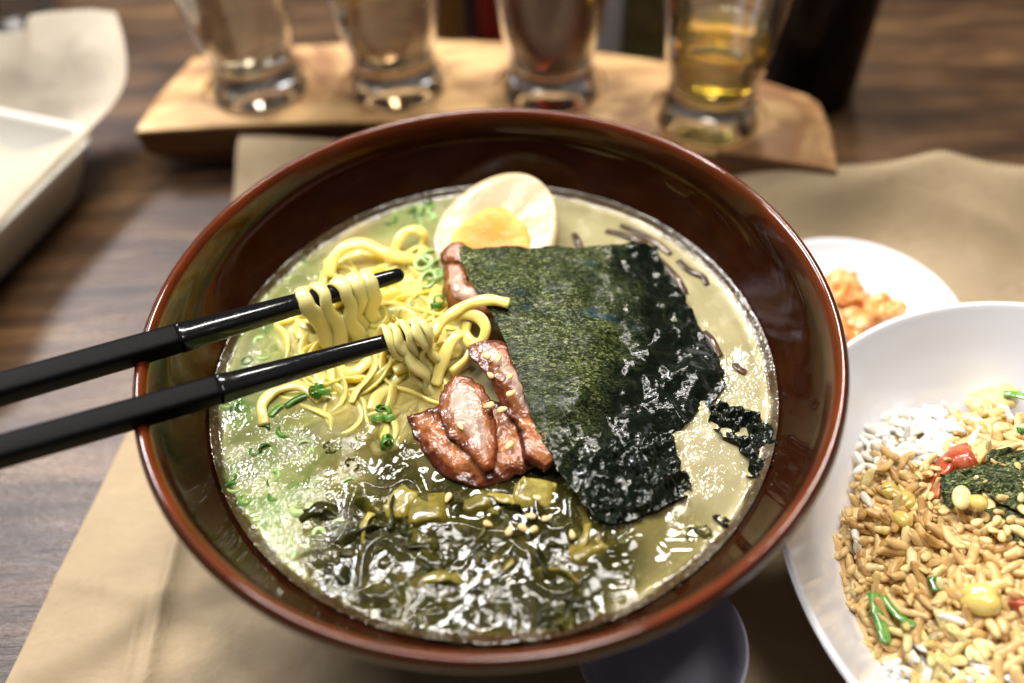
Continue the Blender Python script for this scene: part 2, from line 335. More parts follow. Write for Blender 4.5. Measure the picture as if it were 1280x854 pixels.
def sheet(outline, inner=(), res=.0005, thick=.0004, rag=0., dome=0., dome_r=.003, wr=0., wrs=.008, seed=0, wet=None, grain=0., grs=.0013):
    """closed thin body over an outline of world points, height interpolated from its points; returns V,F,attrs"""
    O = np.asarray(outline, float)
    P = []; Z = []
    for i in range(len(O)):
        a, b = O[i], O[(i + 1) % len(O)]; k = max(1, int(np.hypot(*(b - a)[:2]) / .0012))
        for j in range(k): P.append(a + (b - a) * j / k)
    P = np.array(P)
    if rag:
        ctr = P[:, :2].mean(0); s = np.arange(len(P))
        nrm = np.roll(P[:, :2], -1, 0) - np.roll(P[:, :2], 1, 0); nrm = np.c_[nrm[:, 1], -nrm[:, 0]]; nrm /= np.linalg.norm(nrm, axis=1)[:, None] + 1e-9
        P[:, :2] += nrm * (rag * fbm(s * .45, s * 0 + seed, seed + 5, 3))[:, None]
    C = np.vstack([P[::3], np.asarray(inner, float).reshape(-1, 3)]) if len(inner) else P[::2]
    wts = np.r_[np.full(len(C) - len(inner), 1.), np.full(len(inner), 12.)] if len(inner) else np.ones(len(C))
    poly = P[:, :2]; x0, y0 = poly.min(0) - res; x1, y1 = poly.max(0) + res
    X, Y = np.meshgrid(np.arange(x0, x1 + res, res), np.arange(y0, y1 + res, res)); sh = X.shape; X = X.ravel(); Y = Y.ravel()
    ins = inside(X, Y, poly); d, nx, ny = nearest(X, Y, poly)
    ok = ins | (d < res * .75); X = np.where(ins, X, nx); Y = np.where(ins, Y, ny); d = np.where(ins, d, 0)
    G = ok.reshape(sh); cell = G[:-1, :-1] & G[1:, :-1] & G[:-1, 1:] & G[1:, 1:]
    idx = np.arange(X.size).reshape(sh); q = np.stack([idx[:-1, :-1][cell], idx[:-1, 1:][cell], idx[1:, 1:][cell], idx[1:, :-1][cell]], 1)
    used = np.unique(q); mp = -np.ones(X.size, int); mp[used] = np.arange(len(used)); q = mp[q]; X, Y, d = X[used], Y[used], d[used]
    w = wts[None] / (((X[:, None] - C[:, 0]) ** 2 + (Y[:, None] - C[:, 1]) ** 2) + 4e-6) ** 1.5
    Zt = (w * C[:, 2]).sum(1) / w.sum(1)
    wetv = np.zeros(len(X)) if wet is None else wet(X, Y)
    if wr:
        amp = wr * (1 if wet is None else (.5 + 1.1 * wetv))
        rd = 1 - np.abs(fbm(X / wrs, Y / wrs, seed, 3)); Zt = Zt + amp * (rd - .7) + amp * .35 * fbm(X / wrs * 3.1, Y / wrs * 3.1, seed + 7, 2)
    if grain: Zt = Zt + grain * (.7 + .8 * wetv) * fbm((X + .25 * Y) / (grs * 1.6), Y / grs, seed + 77, 2)
    edge = np.clip(d / dome_r, 0, 1); prof = np.sqrt(np.clip(1 - (1 - edge) ** 2, 0, 1))
    top = Zt + dome * prof; bot = Zt - thick * (.15 + .85 * prof)
    n = len(X); V = np.concatenate([np.c_[X, Y, top], np.c_[X, Y, bot]])
    e = {}
    for a, b in ((0, 1), (1, 2), (2, 3), (3, 0)):
        for u, v in zip(q[:, a].tolist(), q[:, b].tolist()):
            if (v, u) in e: del e[(v, u)]
            else: e[(u, v)] = 1
    F = q.tolist() + (q[:, ::-1] + n).tolist() + [(v, u, u + n, v + n) for u, v in e]
    return V, F, dict(edge=np.r_[edge, edge], wet=np.r_[wetv, wetv])
def pts(l): return [pm(*p) for p in l]
def blob(rx, ry, rz, nu=14, nv=9, egg=0., power=2):
    V = []; F = []
    for i in range(nv + 1):
        ph = PI * i / nv - PI / 2; c, s = math.cos(ph), math.sin(ph); c = max(c, 0) ** (power / 2 if power != 2 else 1) if power == 2 else max(c, 1e-9) ** power
        for j in range(nu):
            a = 2 * PI * j / nu; V.append((rx * s, ry * c * math.cos(a) * (1 - egg * s), rz * c * math.sin(a) * (1 - egg * s)))
    for i in range(nv):
        for j in range(nu): F.append((i * nu + j, i * nu + (j + 1) % nu, (i + 1) * nu + (j + 1) % nu, (i + 1) * nu + j))
    return np.array(V), F
def data(name, v, f, mat):
    me = bpy.data.meshes.new(name); me.from_pydata(np.asarray(v).tolist(), [], [tuple(map(int, q)) for q in f]); me.polygons.foreach_set('use_smooth', np.ones(len(me.polygons), bool)); me.materials.append(mat); return me
def inst(name, me, loc, rot=(0, 0, 0), sc=1.):
    o = bpy.data.objects.new(name, me); COL.objects.link(o); o.location = loc; o.rotation_euler = rot; o.scale = (sc, sc, sc) if not hasattr(sc, '__len__') else sc; return o

# ================================================================== SETTING
V, F = box(-1.1, 1.1, -.7, .95, -.035, 0)
o = mesh('table_top', V, F, M['table'], smooth=False, origin=(0, 0, 0)); tag(o, kind='structure')

# ================================================================== BROWN PAPER
def paper():
    p0 = at(300, 170, .024); p1 = at(1048, 213, .024)
    ux = (p1 - p0)[:2]; ux /= np.linalg.norm(ux); uy = np.array([ux[1], -ux[0]])      # uy towards the camera
    u = np.arange(0, .4601, .0012); v = np.r_[0, np.arange(.0014, .52, .0028)]
    U, W = np.meshgrid(u, v)
    saw = np.where(np.arange(len(u)) % 2 == 0, .0012, -.0012); 
    W = W.copy(); W[0] += saw
    X = p0[0] + ux[0] * U + uy[0] * W; Y = p0[1] + ux[1] * U + uy[1] * W
    lift = .0235 * np.exp(-(W / .020) ** 2) * (1 - .55 * sstep(.10, .16, U) * (1 - sstep(.22, .27, U)))
    lift = lift + .009 * sstep(.30, .44, U) * np.exp(-(W / .05) ** 2)
    h = .0007 + .0006 * (1 + fbm(X / .05, Y / .05, 3, 3))
    def ridge(ax, ay, bx, by, wd, amp):
        dx, dy = bx - ax, by - ay; L = math.hypot(dx, dy); s = ((X - ax) * dx + (Y - ay) * dy) / L; d = ((X - ax) * dy - (Y - ay) * dx) / L
        return 1.5 * amp * np.exp(-np.abs(d / wd) ** 1.3) * sstep(-.01, .02, s) * (1 - sstep(L - .02, L + .02, s))
    a = at(235, 640, 0); b = at(185, 860, 0); h = h + ridge(a[0], a[1], b[0], b[1], .0035, .0034)
    a = at(190, 730, 0); b = at(160, 860, 0); h = h + ridge(a[0], a[1], b[0], b[1], .003, .0026)
    a = at(60, 720, 0); b = at(330, 790, 0); h = h + ridge(a[0], a[1], b[0], b[1], .003, .0012)
    a = at(1110, 235, 0); b = at(1240, 380, 0); h = h + ridge(a[0], a[1], b[0], b[1], .018, .0045)
    a = at(960, 290, 0); b = at(1280, 250, 0); h = h + ridge(a[0], a[1], b[0], b[1], .009, .004)
    a = at(1280, 330, 0); b = at(1150, 300, 0); h = h + ridge(a[0], a[1], b[0], b[1], .012, .005)
    flat = sstep(.065, .115, np.hypot(X, Y)) * sstep(.045, .10, np.hypot(X - .174, Y + .066)) * sstep(.03, .06, np.hypot(X - .148, Y - .056))
    Z = np.where(True, .0007, 0) + (h + lift - .0007) * flat
    n, m = U.shape; idx = np.arange(n * m).reshape(n, m)
    q = np.stack([idx[:-1, :-1], idx[1:, :-1], idx[1:, 1:], idx[:-1, 1:]], -1).reshape(-1, 4)
    o = mesh('paper_placemat', np.c_[X.ravel(), Y.ravel(), Z.ravel()], q, M['kraft'], origin=(0, 0, 0))
    sm = o.modifiers.new('thick', 'SOLIDIFY'); sm.thickness = .00015; sm.offset = -1
    tag(o, 'creased brown kraft paper sheet with serrated top edge under the red bowl', 'placemat')
paper()

# ================================================================== RAMEN BOWL
root = empty('ramen_bowl', (0, 0, .001)); tag(root, 'large glossy red-brown lacquered bowl holding ramen', 'bowl')
prof = [(.001, .020), (.030, .021), (.055, .028), (.074, .040), (.086, .052), (.0922, .0600), (.0975, .0685), (.1015, .077), (.1030, .0835),
        (.1036, .0862), (.1049, .0879), (.1063, .0881), (.1076, .0868), (.1080, .0848), (.1072, .0825), (.1052, .0790), (.1035, .0740), (.0995, .066), (.093, .055),
        (.081, .041), (.064, .026), (.048, .018), (.046, .015)]
P = spline([(a, b, 0) for a, b in prof], 4)[:, :2]
V, F = lathe(P, 192); body = wmesh('bowl_body', V, F, M['lacquer'], root)
V, F = lathe([(.0455, .0165), (.0462, .010), (.0470, .0022), (.0462, .0012), (.0440, .0012), (.0430, .0022), (.042, .0165)], 128); wmesh('foot_ring', V, F, M['lacquer'], root)

# ================================================================== BROTH
TK = at(585, 712, ZS)
def broth():
    r0 = .0925; res = .00042
    X, Y = np.meshgrid(np.arange(-r0, r0 + res, res), np.arange(-r0, r0 + res, res)); sh = X.shape; X = X.ravel(); Y = Y.ravel(); R = np.hypot(X, Y)
    ok = R < r0 + res * .7; s = np.where(R > r0, r0 / np.maximum(R, 1e-9), 1); X = X * s; Y = Y * s; R = np.hypot(X, Y)
    G = ok.reshape(sh); cell = G[:-1, :-1] & G[1:, :-1] & G[:-1, 1:] & G[1:, 1:]; idx = np.arange(X.size).reshape(sh)
    q = np.stack([idx[:-1, :-1][cell], idx[:-1, 1:][cell], idx[1:, 1:][cell], idx[1:, :-1][cell]], 1)
    used = np.unique(q); mp = -np.ones(X.size, int); mp[used] = np.arange(len(used)); q = mp[q]; X, Y, R = X[used], Y[used], R[used]
    wx = X + .006 * fbm(X / .02, Y / .02, 41, 3); wy = Y + .006 * fbm(X / .02, Y / .02, 57, 3)
    def poly(L): return np.array([at(a, b, ZS)[:2] for a, b in L])
    def mask(L, soft):
        p = poly(L); i = inside(wx, wy, p); d, _, _ = nearest(wx, wy, p); return sstep(-soft, soft, np.where(i, d, -d))
    dark = mask([(380, 690), (430, 610), (500, 560), (560, 580), (690, 560), (780, 640), (800, 700), (770, 770), (650, 800), (500, 800), (420, 750)], .007)
    olive = mask([(330, 690), (400, 560), (520, 520), (700, 540), (850, 640), (880, 700), (800, 800), (600, 830), (420, 800)], .012)
    green = mask([(250, 500), (290, 380), (380, 300), (420, 340), (340, 440), (400, 520), (480, 600), (440, 720), (330, 740)], .012)
    green2 = mask([(470, 250), (560, 235), (560, 300), (480, 300)], .008)
    yell = mask([(330, 440), (430, 300), (560, 300), (580, 500), (500, 560), (350, 540)], .012)
    c = np.tile(np.array([.42, .365, .185]), (len(X), 1))
    def mixc(c, m, k, amt=1.): return c + (np.array(k) - c) * (m * amt)[:, None]
    n1 = fbm(X / .012, Y / .012, 5, 4)
    c = mixc(c, yell, (.60, .48, .13), .85); c = mixc(c, np.maximum(green, green2), (.30, .37, .11), .75)
    c = mixc(c, sstep(.1, .6, n1) * green, (.11, .24, .03), .75)
    c = mixc(c, sstep(.15, .5, fbm(X / .007, Y / .007, 15, 4)) * (1 - dark), (.60, .54, .34), .35)
    c = mixc(c, olive, (.17, .14, .022), .85); c = mixc(c, dark, (.030, .026, .004), .96)
    c = mixc(c, sstep(.25, .6, fbm(X / .009, Y / .009, 99, 3)) * dark, (.11, .09, .012), .6)
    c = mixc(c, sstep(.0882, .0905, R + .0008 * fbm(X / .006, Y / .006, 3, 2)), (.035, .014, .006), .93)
    c *= (1 + .20 * fbm(X / .022, Y / .022, 77, 5))[:, None]
    fz = mask([(255, 500), (300, 500), (420, 540), (520, 590), (500, 680), (430, 780), (320, 720), (260, 600)], .008)
    fz2 = mask([(800, 560), (860, 470), (965, 440), (975, 580), (900, 690), (830, 640)], .007)
    fz3 = mask([(330, 700), (480, 640), (560, 690), (700, 690), (780, 760), (600, 810), (430, 790)], .007)
    fz4 = mask([(300, 420), (360, 330), (430, 290), (440, 310), (350, 400), (300, 480)], .005)
    ring = sstep(.087, .0905, R) * .7
    pat = sstep(-.12, .25, fbm(X / .009, Y / .009, 8, 5))
    foam = np.clip(np.maximum.reduce([fz, fz2 * .5, fz3 * .3, fz4 * .7, ring]) * (.28 + .72 * pat), 0, 1)
    rip = .00016 * fbm(X / .018, Y / .018, 21, 3)
    rd = 1 - np.abs(fbm(X / .017, Y / .017, 31, 2)) * 1.6; rd2 = 1 - np.abs(fbm(X / .0055, Y / .0055, 37, 2)) * 1.6
    film = np.clip(dark + .6 * olive, 0, 1)
    Z = ZS + rip + film * (.0013 * rd ** 2 * np.sign(rd) + .00009 * rd2) + foam * .00012 * fbm(X / .0022, Y / .0022, 61, 3) + .0020 * sstep(.0885, .0925, R) ** 2
    rb = random.Random(5)
    for px, py, r in [(600, 738, 1.5), (590, 718, 1.0), (545, 760, 1.2), (603, 683, 1.1), (565, 690, 1.3), (480, 705, 1.5), (455, 745, 1.1), (660, 765, 1.2), (690, 715, 1.0), (430, 725, 1.3)] + [(rb.uniform(400, 800), rb.uniform(640, 790), rb.uniform(.5, 1.2)) for _ in range(46)] + [(rb.uniform(280, 420), rb.uniform(500, 700), rb.uniform(.4, .9)) for _ in range(40)]:
        bx, by, _ = at(px, py, ZS); dd = ((X - bx) ** 2 + (Y - by) ** 2) / (r / 1000.) ** 2; Z = Z + np.where(dd < 1, .00055 * r * np.sqrt(np.clip(1 - dd, 0, 1)), 0)
    alpha = np.clip(.66 - .12 * film + .25 * foam + .34 * sstep(.086, .089, R) - .1 * yell, 0, 1)
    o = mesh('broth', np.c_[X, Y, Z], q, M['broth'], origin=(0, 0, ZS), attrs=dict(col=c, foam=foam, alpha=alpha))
    tag(o, 'creamy yellow-green ramen broth filling the red bowl', 'broth')
    k = R < .0915
    c2 = c * .8; bm = MT('deep_broth'); bm.set(color=bm.attr('col', 0), rough=.6)
    res2 = .002; a = np.arange(48) / 48 * 2 * PI; rr = np.linspace(0.0005, .0885, 30)
    RV = [(r * math.cos(t), r * math.sin(t), ZS - .006) for r in rr for t in a]; RF = [(i * 48 + j, i * 48 + (j + 1) % 48, (i + 1) * 48 + (j + 1) % 48, (i + 1) * 48 + j) for i in range(29) for j in range(48)] + [tuple(range(48))]
    RV = np.array(RV); ii = [int(np.argmin((X - x) ** 2 + (Y - y) ** 2)) for x, y, _ in RV]
    mesh('deep_broth', RV, RF, bm.m, o, origin=(0, 0, ZS), attrs=dict(col=c2[ii])).location = (0, 0, 0)
broth()

# ================================================================== NOODLES
def noodle(path, w=.0021, t=.0011, twist=0., mat='noodle', label='', group='', side=None, sub=8, world=False):
    p = np.array(path) if world else np.array(pts(path)); s = spline(p, sub)
    L = np.linspace(0, 1, len(s)); ph = random.random() * 6
    V, F = ribbon(s, w * (1 + .10 * np.sin(L * 17 + ph)), t * (1 + .12 * np.sin(L * 23 + ph)), 12, twist, side)
    o = mesh('ramen_noodle', V, F, M[mat]); return tag(o, label, 'noodle', group)
noodle([(540, 418, 10), (560, 396, 13), (585, 381, 16), (610, 375, 18), (635, 379, 18)], .0019, .0011, label='single noodle lying straight out over the left edge of the nori', group='single noodles above the nest')
noodle([(540, 425, 6), (552, 402, 10), (575, 393, 13), (597, 396, 14), (607, 410, 13), (602, 427, 10), (590, 429, 9), (582, 418, 9), (584, 404, 11)], .0019, .0011, label='noodle curled into a small open loop beside the nori', group='single noodles above the nest')
noodle([(545, 480, 2), (552, 455, 5), (562, 432, 8), (575, 418, 9), (588, 424, 6), (584, 448, 4), (566, 466, 3)], .0021, .0012, label='noodle bent over just left of the pale pork slice, below the small loop', group='single noodles above the nest')
noodle([(411, 345, 1), (416, 325, 4), (432, 309, 6), (455, 305, 6), (480, 316, 5), (500, 322, 3), (525, 325, 1)], .0022, .0012, label='noodle arching at the back of the nest above the upper chopstick', group='single noodles above the nest')
noodle([(493, 322, 0), (497, 303, 3), (508, 290, 5), (522, 288, 5), (531, 296, 3), (528, 308, 0)], .0018, .0010, label='short noodle hoop standing behind the nest near the egg', group='single noodles above the nest')
noodle([(330, 530, .5), (328, 505, 1.2), (345, 488, 1.5), (372, 482, 1), (400, 500, .2)], .0018, .0009, label='noodle curving through the foam at the left end of the nest', group='single noodles above the nest')
nest = [(330, 440), (395, 330), (430, 308), (520, 305), (565, 345), (560, 420), (545, 500), (500, 545), (420, 535), (340, 510)]
NP = np.array([at(a, b, ZS)[:2] for a, b in nest]); NC = at(485, 415, ZS)[:2]
made = 0
while made < 72:
    a, b = random.uniform(340, 560), random.uniform(310, 540); q = at(a, b, ZS)[:2]
    if not inside(np.array([q[0]]), np.array([q[1]]), NP)[0]: continue
    ang = random.uniform(0, 2 * PI); P_ = []; cur = 0; lay = random.uniform(-3.4, 1.4) / 1000
    k = random.randint(12, 26); 
    for i in range(k):
        dn = math.hypot(*(q - NC)); hh = .0062 * math.exp(-(dn / .026) ** 2) - .0022
        P_.append((q[0], q[1], ZS + hh + lay + .0009 * math.sin(i * .9 + made)))
        cur = cur * .7 + random.gauss(0, .34)
        if not inside(np.array([q[0]]), np.array([q[1]]), NP)[0]:
            ta = math.atan2(NC[1] - q[1], NC[0] - q[0]); dlt = (ta - ang + PI) % (2 * PI) - PI; ang += .8 * dlt; cur = 0
        ang += cur; q = q + .0045 * np.array([math.cos(ang), math.sin(ang)])
    noodle(P_, random.uniform(.0017, .0026), random.uniform(.0006, .0009), random.uniform(-3, 3), label='yellow wavy noodle tangled in the nest in the broth between the chopsticks and pork', group='tangled nest noodles', sub=5, world=True)
    made += 1

# ================================================================== CHOPSTICKS
def chopstick(tip, left, label, joint, r_tip, r_j, r_l):
    d = left - tip; L = np.linalg.norm(d); d /= L
    root = empty('chopstick', tip); tag(root, label, 'chopstick', 'pair of black chopsticks')
    def sect(ts, rs, pw, name, mat):
        rings = []; n = 32; a = np.arange(n) / n * 2 * PI
        S = np.cross(d, [0, 0, 1.]); S /= np.linalg.norm(S); N = np.cross(S, d); V = []
        for t, r, p in zip(ts, rs, pw):
            th = math.radians(12); ca, sa = np.cos(a), np.sin(a)
            ex = np.sign(ca) * np.abs(ca) ** (2 / p) * r; ey = np.sign(sa) * np.abs(sa) ** (2 / p) * r
            s2 = S * math.cos(th) + N * math.sin(th); n2 = N * math.cos(th) - S * math.sin(th)
            V.append(tip + d * t + ex[:, None] * s2 + ey[:, None] * n2)
        k = len(V); V = np.concatenate(V); F = [(i * n + j, i * n + (j + 1) % n, (i + 1) * n + (j + 1) % n, (i + 1) * n + j) for i in range(k - 1) for j in range(n)]
        F += [tuple(range(n))[::-1], tuple((k - 1) * n + j for j in range(n))]
        wmesh(name, V, F, mat, root)
    tj = joint * L
    ts = [-.0 + x for x in (0, .0004, .0012, .0024)] + list(np.linspace(.005, tj - .004, 14)) + [tj - .002, tj - .0008, tj + .0005]
    rs = []; pw = []
    for t in ts:
        f = t / tj; r = r_tip + (r_j - r_tip) * f
        if t < .0024: r *= math.sqrt(max(.04, 1 - (1 - t / .0024) ** 2))
        if t > tj - .003: r *= 1.05
        rs.append(r); pw.append(2.1 + 2.6 * f)
    sect(ts, rs, pw, 'tip', M['black_gloss'])
    ts = [tj, tj + .001, tj + .003] + list(np.linspace(tj + .006, .228, 10)) + [.2295, .230]
    rs = [r_j * .98, r_j * 1.0, r_j * 1.02] + list(np.linspace(r_j * 1.03, r_l * 1.03, 10)) + [r_l, r_l * .7]
    sect(ts, rs, [4.5] * len(ts), 'handle', M['black_matte'])
    return tip, d, lambda px: None
UT, UL = atd(505, 342, .300), atd(0, 487, .250)
LT, LL = atd(541, 411, .286), atd(0, 565, .236)
chopstick(UT, UL, 'upper black chopstick, farther from the viewer, several noodles looped over its tip', .60, .0024, .0038, .0042)
chopstick(LT, LL, 'lower black chopstick, nearer the viewer, one noodle bundle hung on its tip', .54, .0021, .0037, .0041)

def drape(tip, left, t, rad, fw, bk, label, group, w=.0022, th=.0011, mat='noodle_pale', lean=(0, 0), tw=0):
    d = (left - tip); d /= np.linalg.norm(d); C = tip + d * t
    side = np.cross([0, 0, 1.], d); side /= np.linalg.norm(side)
    if side[1] > 0: side = -side                       # side points to the viewer
    r = rad + th; P_ = []
    for s_, z_ in fw[::-1]: P_.append(C + side * (r + s_) + np.array([lean[0] * -z_ * 20 * .05, lean[1], -z_]))
    for a in (10, 50, 90, 130, 170):
        P_.append(C + side * r * math.cos(math.radians(a)) + np.array([0, 0, r * math.sin(math.radians(a))]))
    for s_, z_ in bk: P_.append(C - side * (r + s_) + np.array([0, 0, -z_]))
    P_ = [p + d * random.uniform(-.0007, .0007) * (1 + 2.2 * (abs(k - len(P_) / 2) > 3)) for k, p in enumerate(P_)]
    s = spline(P_, 6); ww = w * (1 + .14 * np.sin(np.linspace(0, 9, len(s)) + t * 900)); V, F = ribbon(s, ww, th, 12, tw, side=d_side(s, d))
    tag(mesh('ramen_noodle', V, F, M[mat]), label, 'noodle', group)
def d_side(s, d):                                         # keeps the flat of the ribbon against the stick
    T = s[1] - s[0]; return np.cross(d, T) * -1
for t, w, ln in ((.0385, .0027, -.10), (.0330, .0023, -.05), (.0262, .0025, .0), (.0218, .0023, .10), (.0168, .0024, .05)):
    f = random.uniform(-.001, .001)
    drape(UT, UL, t - .004, .0030, [(.0005, .003), (.0012 + f, .009), (.0025 + f, .015), (.004 + f, .022)], [(.001, .003), (.003, .010), (.006, .017)],
          'pale wet noodle looped over the upper chopstick tip', 'noodles hung on the upper chopstick', w=w, lean=(ln, 0))
for t, w, ln in ((.0160, .0026, .75), (.0132, .0028, .45), (.0098, .0025, .20), (.0062, .0028, .30), (.0040, .0023, .05)):
    f = random.uniform(-.0015, .0015) + (t - .01) * .12
    drape(LT, LL, t - .001, .0024, [(.0003, .002), (.001 + f, .006), (.002 + f, .011), (.003 + f, .016), (.004 + f, .021)], [(.001, .003), (.003 + f, .009), (.006, .014)],
          'pale wet noodle bunched over the lower chopstick tip', 'noodles hung on the lower chopstick', w=w, lean=(-ln * .8, 0), tw=.4)

# ================================================================== EGG
def egg():
    c = np.array([.0035, .0590, .0685]); root = empty('half_boiled_egg', c); tag(root, 'halved soft boiled egg with orange yolk floating at the back of the bowl', 'egg')
    A, B, D = .0265, .0225, .0205; nu = 64; V = []; F = []; skin = []
    prof = [(k, 0) for k in (0.02, .2, .4, .6, .8, .9, .955)] + [(.985, -.02), (1.0, -.07), (1.0, -.14)] + [(math.cos(p), -.14 - .86 * math.sin(p)) for p in np.linspace(.15, PI / 2 - .02, 9)]
    for r, z in prof:
        for j in range(nu):
            a = 2 * PI * j / nu; x = math.cos(a) * r; y = math.sin(a) * r * (1 - .13 * math.cos(a))
            dip = -.0012 * math.exp(-(r / .5) ** 2) if z == 0 else 0
            V.append((A * x, B * y, D * z + dip + (.0006 * math.sin(a * 3) * r if z == 0 else 0))); skin.append(0 if z > -.05 else 1)
    F = [(i * nu + j, (i + 1) * nu + j, (i + 1) * nu + (j + 1) % nu, i * nu + (j + 1) % nu) for i in range(len(prof) - 1) for j in range(nu)] + [tuple(range(nu)), tuple((len(prof) - 1) * nu + j for j in range(nu))[::-1]]
    Rm = (Matrix.Rotation(math.radians(16), 3, 'X') @ Matrix.Rotation(math.radians(-5), 3, 'Y') @ Matrix.Rotation(math.radians(62), 3, 'Z')); Rm = np.array(Rm)
    W = np.array(V) @ Rm.T + c; o = wmesh('egg_white', W, F, M['egg'], root, attrs=dict(skin=skin))
    V = []; ed = []; nr = 14
    for i in range(nr + 1):
        r = max(.02, i / nr)
        for j in range(nu):
            a = 2 * PI * j / nu; rr = .0156 * r * (1 + .04 * math.sin(3 * a + 1) + .03 * math.sin(5 * a))
            V.append((rr * math.cos(a) - .0065, rr * math.sin(a), .0009 * math.sqrt(max(0, 1 - r ** 4)) - .0016 * math.exp(-(r / .55) ** 2) + .0002 - (.0022 if i == nr else 0))); ed.append(1 - r)
    F = [(i * nu + j, (i + 1) * nu + j, (i + 1) * nu + (j + 1) % nu, i * nu + (j + 1) % nu) for i in range(nr) for j in range(nu)] + [tuple(range(nu))]
    wmesh('yolk', np.array(V) @ Rm.T + c, F, M['yolk'], root, attrs=dict(edge=ed))
egg()

# ================================================================== NORI
wc = at(860, 450, ZS)[:2]; wc2 = at(790, 610, ZS)[:2]
def wetf(X, Y):
    p = np.array([at(a, b, ZS)[:2] for a, b in [(800, 290), (850, 290), (1000, 480), (1000, 640), (760, 700), (690, 600), (760, 540), (810, 470), (800, 400), (780, 340)]])
    i = inside(X, Y, p); d, _, _ = nearest(X, Y, p); return sstep(-.020, .008, np.where(i, d, -d) + .006 * fbm(X / .012, Y / .012, 14, 3))
out = [(572, 309, 17), (640, 308, 15.5), (720, 307, 13), (770, 306, 10), (800, 301, 7), (822, 310, 4), (832, 340, 3), (850, 362, 2.5), (868, 395, 2), (885, 425, 1.5), (902, 455, 1.5), (906, 480, 1.2), (896, 497, 1),
       (876, 512, 1), (862, 528, .8), (842, 540, .8), (822, 545, .8), (832, 565, .8), (848, 590, .8), (862, 612, .8), (842, 630, .8), (815, 632, 1), (796, 650, .8), (768, 658, 1), (740, 645, 3),
       (715, 612, 5), (694, 583, 7), (675, 545, 9), (660, 510, 11), (648, 470, 13), (632, 430, 14.5), (612, 390, 16), (590, 352, 17), (578, 330, 17)]
inn = [(700, 360, 15), (680, 420, 15), (760, 380, 11.5), (720, 480, 13.5), (790, 440, 7.5), (780, 520, 5.5), (740, 560, 7), (840, 450, 4.5), (850, 490, 3), (790, 590, 3.5), (815, 600, 2.5), (640, 350, 17), (730, 420, 14)]
V, F, at_ = sheet(pts(out), pts(inn), res=.00042, thick=.0004, rag=.0006, wr=.0014, wrs=.016, seed=3, wet=wetf, grain=.00015, grs=.0024)
o = mesh('nori_sheet', V, F, M['nori'], attrs=at_); tag(o, 'large dark green nori sheet leaning over the pork, right side soaked black', 'seaweed')
out = [(886, 503, 1.5), (905, 500, 2.5), (925, 508, 2.5), (948, 515, 2), (965, 535, 2), (974, 560, 1.5), (966, 582, 1.2), (945, 594, 1), (932, 598, .8), (934, 575, 1.2), (920, 556, 1.5), (900, 545, 1.5), (888, 528, 1)]
V, F, at_ = sheet(pts(out), res=.0004, thick=.0005, rag=.0008, wr=.0022, wrs=.007, seed=9, grain=.0003, grs=.0024, wet=lambda X, Y: np.ones(len(X)))
tag(mesh('nori_scrap', V, F, M['nori'], attrs=at_), 'small soaked nori scrap stuck near the right wall of the red bowl', 'seaweed')
out = [(715, 560, 5), (790, 545, 4.5), (842, 545, 2), (850, 580, 2.5), (868, 612, 1.6), (845, 628, 1.8), (800, 648, 1.6), (765, 658, 2), (742, 640, 4)]
V, F, at_ = sheet(pts(out), pts([(790, 600, 5), (770, 580, 6)]), res=.0004, thick=.0004, rag=.0008, wr=.0024, wrs=.008, seed=12, grain=.0003, grs=.0024, wet=lambda X, Y: np.ones(len(X)))
tag(mesh('nori_piece', V, F, M['nori'], attrs=at_), 'crumpled wet black nori piece at the lower tip of the big nori sheet', 'seaweed')

# ================================================================== PORK
def pork(name, out, inn, label, mat='pork', dome=.003, dr=.004, thick=.003, seed=1, wr=.0005):
    V, F, a = sheet(pts(out), pts(inn), res=.0006, thick=thick, dome=dome, dome_r=dr, wr=wr, wrs=.008, seed=seed, rag=.0005)
    return tag(mesh(name, V, F, M[mat], attrs=a), label, 'pork')
pork('pork_slice', [(507, 519, 2), (522, 514, 3.5), (545, 508, 4.5), (575, 500, 5.5), (610, 500, 6), (650, 512, 6), (678, 535, 5), (690, 562, 3.5), (672, 583, 2.5), (652, 593, 2), (632, 601, 1.5), (608, 608, 1.2), (583, 607, 1), (560, 598, 1), (540, 582, 1), (525, 560, 1), (514, 540, 1.5)],
     [(600, 550, 5), (560, 560, 3.5), (640, 560, 4)], 'broad glazed brown pork slice with dark rim in front of the nori', dome=.0010, dr=.009, seed=4, wr=.0012)
pork('pork_slice', [(556, 483, 6), (570, 470, 8), (590, 472, 9), (606, 486, 9.5), (616, 505, 9), (620, 530, 8), (624, 560, 7), (618, 585, 5.5), (604, 592, 5), (592, 580, 5.5), (578, 562, 6), (560, 548, 6), (550, 525, 6), (548, 503, 6)],
     [(590, 520, 9), (600, 560, 7.5)], 'pale pink pork slice lying folded across the glazed front slice', 'pork_pale', dome=.0008, dr=.006, thick=.0016, seed=8)
pork('pork_slice', [(584, 432, 9), (606, 422, 11.5), (636, 430, 12.5), (660, 465, 10), (683, 500, 7.5), (692, 530, 6), (655, 532, 7), (634, 520, 8), (622, 498, 9), (612, 476, 10), (598, 458, 9.5), (586, 445, 9)],
     [(628, 470, 12.5)], 'pork slice with sesame tucked under the left edge of the nori, behind the pink slice', 'pork_pale', dome=.0006, dr=.007, thick=.0022, seed=15, wr=.0003)
pork('pork_slice', [(553, 335, 10), (566, 328, 12), (580, 332, 14), (588, 352, 15), (620, 372, 13.5), (628, 398, 11.5), (592, 398, 9), (575, 392, 8), (560, 388, 8), (554, 365, 9)],
     [(575, 360, 13.5)], 'brown and white pork slice beside the top left corner of the nori', 'pork_pale', dome=.0018, dr=.0035, thick=.0025, seed=21)
